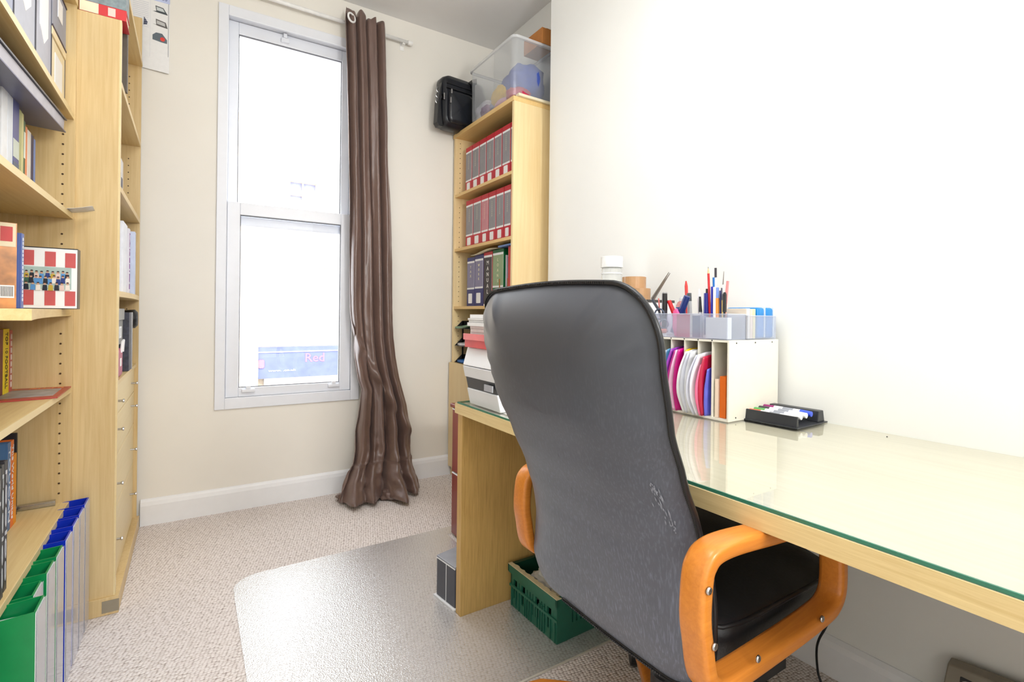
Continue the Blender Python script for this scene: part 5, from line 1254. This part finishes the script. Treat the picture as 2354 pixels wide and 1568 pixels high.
for (y1_, y0_, rgb, h, lab) in bk:
    spine_book(lab, -.395, y0_, y1_, ZB, h, .16, rgb, 1, group='books on the second left shelf', bands=([(.35, .55, (196, 206, 196)), (.1, .3, (60, 80, 110))] if rgb == (50, 64, 134) else ([(.5, .85, (230, 236, 226))] if rgb == (36, 84, 44) else None)))
# dark blue folder lying across the book tops and projecting out
fo = thing('ring_binder', 'thick dark blue-grey binder lying over the books and jutting from the second shelf', 'binder', (-.35, 1.75, 1.585))
FM = Matrix.Translation((-.398, 1.77, 1.585)) @ Matrix.Rotation(R(-1), 4, 'Z') @ Matrix.Rotation(R(4), 4, 'Y') @ Matrix.Rotation(R(2.0), 4, 'X')
obj('lower_cover', MB().box(-.09, .055, -.34, .30, 0, .003).xf(FM), mcol((86, 92, 130), .35), fo)
obj('pages', MB().box(-.088, .050, -.33, .294, .004, .036).xf(FM), pm('grey_page_edges', (190, 188, 196), .6), fo)
obj('upper_cover', MB().box(-.09, .055, -.34, .30, .037, .041).xf(FM), mcol((36, 38, 56), .35), fo)
tag(obj('plastic_sleeve', MB().grid(lambda i, j: (-.50 + .10 * i / 6, 1.56 + .30 * j / 10, 1.585 - .02 * (i / 6) + .006 * math.sin(j + i) - .015 * (j / 10)), 7, 11), pm('wrinkled_plastic', (200, 198, 190), .3, var=.15), solid=.001, smooth=True), 'wrinkled grey plastic sleeve hanging beneath the dark binder', 'plastic sleeve')
pc = ony(165, 466, 2.10)
tag(obj('paper_slip', MB().grid(lambda i, j: (-.40 + .125 * i / 6, 2.06 + .085 * j / 4, ZB + .0015 + .020 * (i / 6) ** 2 - .004 * abs(j - 2)), 7, 5), M_paper, solid=.0008, smooth=True), 'small white paper slip curling off the end of the second shelf', 'paper')

# shelf C
ZCc = NSH[2] + .0225
o = thing('brochure', 'glossy orange-brown illustrated book with a barcode at the left edge of the middle shelf', 'book', (-.4, 1.70, ZCc))
bm_ = pm('sepia_print', (196, 130, 64), .35, var=.5, nscale=22)
obj('cover', MB().box(-.50, -.372, 1.745, 1.752, ZCc, ZCc + .20).xf(Matrix.Identity(4)), bm_, o)
bpy.data.objects.remove([x for x in COL.objects if x.parent == o][0])
CMx = Matrix.Translation((-.375, 1.742, ZCc)) @ Matrix.Rotation(R(20), 4, 'Z')
obj('cover', MB().box(-.19, 0, 0, .018, 0, .215).xf(CMx), bm_, o)
obj('white_heading', MB().box(-.188, -.002, -.0008, 0, .155, .214).xf(CMx), M_cream, o)
obj('red_emblem', MB().box(-.03, -.008, -.0014, -.0008, .168, .205).xf(CMx), mcol((196, 60, 60)), o)
bcd = MB(); x = -.030
obj('barcode_panel', MB().box(-.034, -.004, -.0014, -.0004, .026, .058).xf(CMx), M_lab, o)
while x < -.007: bcd.box(x, x + .0012, -.0018, -.0014, .030, .055); x += .0028
obj('barcode', bcd.xf(CMx), M_ink, o)
spine_book('blue spiral-bound book with white coil standing left of the checked binder', -.372, 1.770, 1.792, ZCc, .195, .18, (84, 108, 176), 1, title='eeeeeeeeeeeeeeee', tcol=(236, 240, 246), tsize=.016)
spine_book('pale mint folder squeezed behind the spiral-bound book', -.375, 1.795, 1.806, ZCc, .192, .18, (176, 210, 206), 1, cat='folder', name='folder')
# binder with red checks and a group photo (front cover faces the room)
A_ = ony(53, 700, 1.985); 
wbm = Matrix.Translation((-.418, 1.985, ZCc)) @ Matrix.Rotation(R(0.5), 4, 'Z')
wb = thing('photo_binder', 'white binder with red corner squares and a group photo cover, standing on the middle shelf', 'binder', (-.35, 2.0, ZCc))
ww, wh = .125, .182
obj('cover', MB().box(0, ww, 0, .045, 0, wh).xf(wbm), pm('black_binder_edge', (36, 36, 40), .4), wb, bevel=.001)
obj('cover_sheet', MB().box(.002, ww - .001, -.001, 0, .002, wh - .003).xf(wbm), M_lab, wb)
for (fx, fz) in ((.03, .70), (.41, .69), (.77, .68), (.03, .06), (.41, .055), (.77, .05)):
    obj('red_square', MB().box(fx * ww, fx * ww + .024, -.0018, -.001, fz * wh, fz * wh + .044).xf(wbm), mcol((206, 92, 92), .5), wb)
ph_ = obj('group_photo', MB().box(.006, ww - .014, -.0022, -.001, .058, .124).xf(wbm), mcol((176, 196, 190), .4), wb)
rnd = random.Random(11)
crowd = {}
for row, (zc, n_, hh) in enumerate(((.104, 9, .014), (.090, 10, .016), (.072, 8, .016))):
    for i in range(n_):
        x = .012 + (ww - .034) * i / (n_ - 1) + rnd.uniform(-.002, .002); zz = zc + rnd.uniform(-.002, .002)
        k = rnd.choice([(40, 60, 130), (90, 150, 210), (230, 200, 190), (30, 34, 50), (210, 120, 120), (60, 100, 80), (240, 230, 220), (200, 170, 60)])
        crowd.setdefault(k, MB()).prism([(x - .0055, zz - hh), (x + .0055, zz - hh), (x + .0045, zz), (x - .0045, zz)], -.0030 - row * .0003, -.0022, 'Y')
        crowd.setdefault((206, 160, 136), MB()).prism([(x + .0032 * math.cos(a * 1.05), zz + .0035 + .0038 * math.sin(a * 1.05)) for a in range(6)], -.0032 - row * .0003, -.0022, 'Y')
        crowd.setdefault((44, 32, 30), MB()).prism([(x - .0032, zz + .0050), (x + .0032, zz + .0050), (x + .002, zz + .0082), (x - .002, zz + .0082)], -.0034 - row * .0003, -.0022, 'Y')
for k, mb in crowd.items():
    o = obj('photo_detail', mb.xf(wbm), mcol(k, .5), ph_); o['kind'] = 'stuff'

# shelf D
ZD = NSH[3] + .0185
def yb(u, v, X): return onx(u, v, X).y
spine_book('bright yellow book lettered TOP 10 FOOTBALL on its spine', -.46, yb(7, 850, -.46), yb(21, 850, -.46) - .002, ZD, .195, .14, (240, 214, 30), 1, title='TOP 10 FOOTBALL', tcol=(60, 56, 20), tsize=.030, group='books on the fourth left shelf')
spine_book('red and white patterned book right of the yellow one', -.46, yb(21.5, 850, -.46), yb(28, 850, -.46), ZD, .19, .14, (186, 90, 80), 1, title='SSSSSSSS', tcol=(236, 226, 216), tsize=.016, group='books on the fourth left shelf')
spine_book('dark maroon book at the left edge beside the yellow one', -.46, yb(-6, 850, -.46), yb(6.5, 850, -.46), ZD, .195, .14, (110, 44, 50), 1, group='books on the fourth left shelf')
mg = thing('magazine', 'red-bordered magazine with grey photo lying flat at the end of the fourth shelf', 'magazine', (-.42, 2.03, ZD))
mgp = [(-.60, 2.155), (-.330, 2.150), (-.322, 1.905), (-.60, 1.855)]
obj('cover', MB().prism(mgp, ZD, ZD + .004), mcol((176, 62, 52), .35), mg)
obj('cover_photo', MB().prism([(-.59, 2.10), (-.345, 2.10), (-.338, 1.94), (-.59, 1.90)], ZD + .004, ZD + .0046), pm('grey_photo', (150, 150, 152), .35, var=.4, nscale=30), mg)
text('masthead', 'TOTAL FILM', .030, mcol((226, 150, 90)), mg, (-.58, 2.108, ZD + .0048), (1, 0, 0), (0, 1, 0), fit=.235)
mg.children[-1].data.name = 'masthead'

# shelf E
ZE = NSH[4] + .0185
def onshelf(u, v): p = onz(u, v, ZE); return p
for (u0, u1, rgb, h, xs, lab, ti, tc_) in ((31.5, 37.5, (236, 150, 20), .205, -.431, 'orange-yellow book at the right end of the fifth shelf', None, None),
        (24.5, 31, (234, 120, 50), .25, -.431, 'orange book lettered The World Unites down its spine', 'The World Unites', (240, 244, 250)),
        (17, 24, (80, 120, 170), .25, -.431, 'mid blue hardback on the fifth shelf', 'TOUCAN', (230, 236, 246)),
        (10, 17.5, (44, 44, 52), .29, -.345, 'black file with looping white lettering, third from the left edge', 'rooioo', (210, 210, 214)),
        (3.5, 9.5, (56, 58, 60), .29, -.341, 'charcoal file with white lettering, second from the left edge', 'rooioo', (200, 204, 206)),
        (-8, 3, (64, 66, 70), .29, -.337, 'dark grey file at the left edge of the fifth shelf', 'olooro', (196, 200, 204))):
    y0_, y1_ = onx(u0, 1150, xs).y, onx(u1, 1150, xs).y - .001
    spine_book(lab, xs, y0_, y1_, ZE, h, .17, rgb, 1, title=ti, tcol=tc_ or (255, 255, 255), tsize=(y1_ - y0_) * .85, group='books on the fifth left shelf')
spine_book('black thin booklet right of the orange-yellow one', -.445, 2.09, 2.10, ZE, .25, .17, (40, 40, 44), 1, cat='booklet', name='booklet')
ht = thing('stapler', 'small chrome stapler bar lying on the end of the fifth shelf', 'stapler', (-.42, 2.10, ZE))
HM = Matrix.Translation((-.408, 2.135, ZE)) @ Matrix.Rotation(R(4), 4, 'Z')
obj('channel', MB().box(-.045, .045, -.008, .008, 0, .012).box(-.045, .045, -.010, .010, .012, .016).xf(HM), M_chrome, ht, bevel=.0015)
obj('spring_end', MB().cyl((-.045, 0, .007), (-.052, 0, .007), .006, 10).xf(HM), M_dark, ht)
tag(obj('paper_scrap', MB().prism([(-.52, 2.09), (-.475, 2.11), (-.468, 2.118), (-.49, 2.122), (-.52, 2.112)], ZE + .0002, ZE + .0012), M_paper), 'scrap of white paper beside the chrome stapler bar', 'paper')

# floor: magazine files in front, beneath the lowest shelf
M_gr = pm('green_file_plastic', (14, 140, 78), .3, var=.06); M_bl = pm('blue_file_plastic', (16, 48, 190), .3, var=.06)
M_pock = clear('clear_spine_pocket', (.95, .95, .97), .5, (226, 228, 238), rough=.1)
M_insert = pm('grey_insert', (150, 150, 156), .5, var=.25, nscale=20)
def magfile(label, y0, m, inner, letters=None, depth=.24, xf=-.275, h=.405, yaw_=0, w=.078, insert=M_insert):
    r = thing('magazine_file', label, 'magazine file', (xf - depth / 2, y0 + w / 2, 0), 0, 'magazine files on the floor beneath the left shelves')
    t = .003; xb = xf - depth; tp = h
    # cut-away sides: high at the room end, lower behind
    side = [(xb, .0012), (xf, .0012), (xf, h), (xf - .06, h - .004), (xb + .02, h - .03), (xb, h - .04)]
    mb = MB().prism(side, y0, y0 + t, 'Y').prism(side, y0 + w - t, y0 + w, 'Y')
    mb.box(xf - t, xf, y0 + t, y0 + w - t, .0012, h).box(xb, xb + t, y0 + t, y0 + w - t, .0012, h - .045).box(xb + t, xf - t, y0 + t, y0 + w - t, .0012, .005)
    obj('case', mb, m, r)
    obj('spine_backing', MB().box(xf, xf + .0010, y0 + .001, y0 + w - .001, .004, h - .004), M_lab, r)
    obj('spine_insert', MB().box(xf + .0010, xf + .0016, y0 + .012, y0 + w - .012, .03, h - .05), insert, r)
    if letters: text('insert_lettering', '\n'.join(letters), .024, M_lab, r, (xf + .0018, y0 + w / 2, h - .07), (0, 1, 0), (0, 0, 1), align='CENTER', valign='TOP', line=1.35)
    obj('clear_pocket', MB().box(xf + .0026, xf + .0034, y0 + .0005, y0 + w - .0005, .003, h - .003), M_pock, r)
    for k, (rgb, a, c, hh) in enumerate(inner):
        obj('document', MB().box(xb + .02, xf - .012 - .01 * k, y0 + a * w, y0 + c * w, .006, h - hh), mcol(rgb, .3), r)
    return r
blu_in = [((190, 214, 226), .15, .30, .045), ((110, 160, 210), .35, .5, .055), ((214, 226, 234), .55, .8, .06)]
ylist = [2.078, 1.992, 1.906, 1.812, 1.712, 1.622, 1.530, 1.425]
labs = ['blue magazine file nearest the far bookcase panel on the floor', 'second blue magazine file from the panel, with a tall text insert', 'third blue magazine file from the panel, grey insert with print', 'blue magazine file touching the green ones', 'green magazine file touching the blue ones', 'second green magazine file from the blue ones', 'third green magazine file from the blue ones, mostly hidden', 'nearest green magazine file holding pale blue papers']
for k, y in enumerate(ylist):
    gr = k >= 4
    magfile(labs[k], y, M_gr if gr else M_bl, ([((120, 160, 220), .2, .35, .05), ((210, 222, 240), .4, .6, .03), ((70, 110, 200), .62, .7, .035), ((236, 240, 244), .72, .86, .03)] if k == 7 else blu_in), letters=('KEYSTAGE'[:7] if k == 3 else None), xf=[-.283, -.284, -.285, -.286, -.288, -.290, -.296, -.272][k], w=.076, insert=(pm('violet_white', (226, 224, 240), .4) if k == 0 else M_insert), h=[.415, .412, .41, .405, .402, .40, .392, .400][k])
tag(obj('blue_leaflet', MB().box(-.40, -.345, 1.418, 1.4225, .05, .16), mcol((206, 224, 238), .4)), 'pale blue leaflet stuck at the near side of the green files', 'leaflet')

# on top of near bookcase: book and box jutting forward
bt = thing('book', 'red and cream hardback lying on top of the left bookcase, jutting forward', 'book', (-.26, 2.2, 2.0345))
BTm = Matrix.Translation((-.200, 2.173, 2.0348)) @ Matrix.Rotation(R(0), 4, 'Z')
obj('cover', MB().box(-.125, .0, 0, .10, 0, .003).box(-.125, 0, 0, .10, .033, .036).box(-.125, 0, 0, .003, .003, .033).xf(BTm), mcol((204, 48, 52), .4), bt)
obj('pages', MB().box(-.123, -.003, .003, .098, .003, .033).xf(BTm), M_cream, bt)
obj('cream_spine_band', MB().box(-.124, -.075, -.0010, 0, .001, .035).xf(BTm), M_cream, bt)
obj('spine_print', MB().box(-.050, -.030, -.0012, 0, .004, .032).xf(BTm), mcol((240, 200, 190)), bt)
b2 = tag(obj('box_file', MB().box(-.12, -.002, 0.0, .10, .0365, .15).xf(BTm), pm('grey_marble_board', (132, 146, 150), .5, var=.25, nscale=60), bevel=.001), 'grey marbled box lying on the red and cream hardback', 'box')

# poster on the window wall beside the far bookcase
po = thing('wall_poster', 'leaflet of office machines headed Complex 4600 pinned to the window wall', 'poster', (-.17, 2.97, 2.2))
PL = Matrix.Translation((-.272, -.0035, 2.198))
pm_w, pm_h = .166, .42
def pbox(x0, x1, z0, z1, d0=.0006, d1=.0012): return MB().box(x0, x1, -d1, -d0, z0, z1).xf(WROT @ PL)
obj('sheet', MB().grid(lambda i, j: (pm_w * i / 6, -.0003 - .010 * (1 - min(1, j / 3)) ** 2 * (i / 6), pm_h * j / 12 + .012 * (1 - i / 6) * (j == 0)), 7, 13).xf(WROT @ PL), M_paper, po, solid=.0006)
obj('header_band', pbox(.0, pm_w, .345, .375), mcol((196, 206, 240)), po)
W3 = WROT.to_3x3()
text('header_lettering', 'Complex 4600', .022, mcol((70, 80, 130)), po, WROT @ PL @ Vector((.012, -.0016, .351)), W3 @ Vector((1, 0, 0)), (0, 0, 1), fit=.142)
obj('frame_line', pbox(.160, .1615, .055, .345).xf(Matrix.Identity(4)), mcol((90, 90, 96)), po)
obj('frame_line', pbox(.095, .160, .055, .0565), mcol((90, 90, 96)), po)
obj('column_line', pbox(.088, .0885, .06, .345), mcol((200, 204, 214)), po)
def ppoly(pts, rgb, d=.0014): obj('machine_picture', MB().prism(pts, -d, -.0010, 'Y').xf(WROT @ PL), mcol(rgb, .5), po)
ppoly([(.098, .293), (.112, .296), (.108, .322), (.140, .318), (.158, .288), (.120, .290)], (70, 78, 84))
ppoly([(.114, .300), (.112, .317), (.138, .314), (.146, .299)], (206, 212, 214), .0018)
ppoly([(.098, .232), (.112, .230), (.110, .258), (.150, .250), (.158, .222), (.120, .226)], (96, 92, 92))
ppoly([(.114, .235), (.114, .252), (.146, .246), (.148, .230)], (196, 196, 196), .0018)
ppoly([(.098, .155), (.098, .178), (.112, .192), (.136, .192), (.156, .166), (.156, .148), (.130, .150)], (96, 108, 118))
ppoly([(.138 + .010 * math.cos(a * .6), .165 + .010 * math.sin(a * .6)) for a in range(10)], (224, 60, 50), .0020)
ppoly([(.062, .215), (.064, .255), (.078, .232), (.076, .220)], (60, 66, 90))
tl_ = MB()
for k in range(14): tl_.box(.020, .082, -.0014, -.0010, .325 - k * .009, .3265 - k * .009)
obj('body_text', tl_.xf(WROT @ PL), mcol((206, 208, 220)), po)
obj('footer_mark', pbox(.074, .110, .028, .031), mcol((60, 60, 64)), po)

# ceiling fitting out of view, added to house the fill lights
cl = thing('added_ceiling_light', 'unseen white light panel added over the room for fill light', 'ceiling light', (.42, .75, 2.51))
obj('fill_panel_frame', MB().box(.06, .78, .29, 1.21, 2.51, 2.57), M_white, cl)
obj('suspension_rod', MB().cyl((.42, .75, 2.57), (.42, .75, ZC), .008, 8), M_white, cl)

fl = thing('added_floor_lamp', 'unseen white floor uplighter added behind the camera for fill light', 'floor lamp', (.95, -1.15, 0))  # added lamp, never in view, built around the rear fill light
obj('base', MB().lathe([(.13, .001), (.13, .02), (.02, .03)], (.95, -1.22, 0)), M_white, fl)
obj('pole', MB().cyl((.95, -1.22, .03), (.95, -1.22, 1.66), .012, 12), M_white, fl)
obj('bowl', MB().lathe([(.03, 1.64), (.16, 1.72), (.165, 1.725), (.03, 1.66)], (.95, -1.22, 0)), M_white, fl)
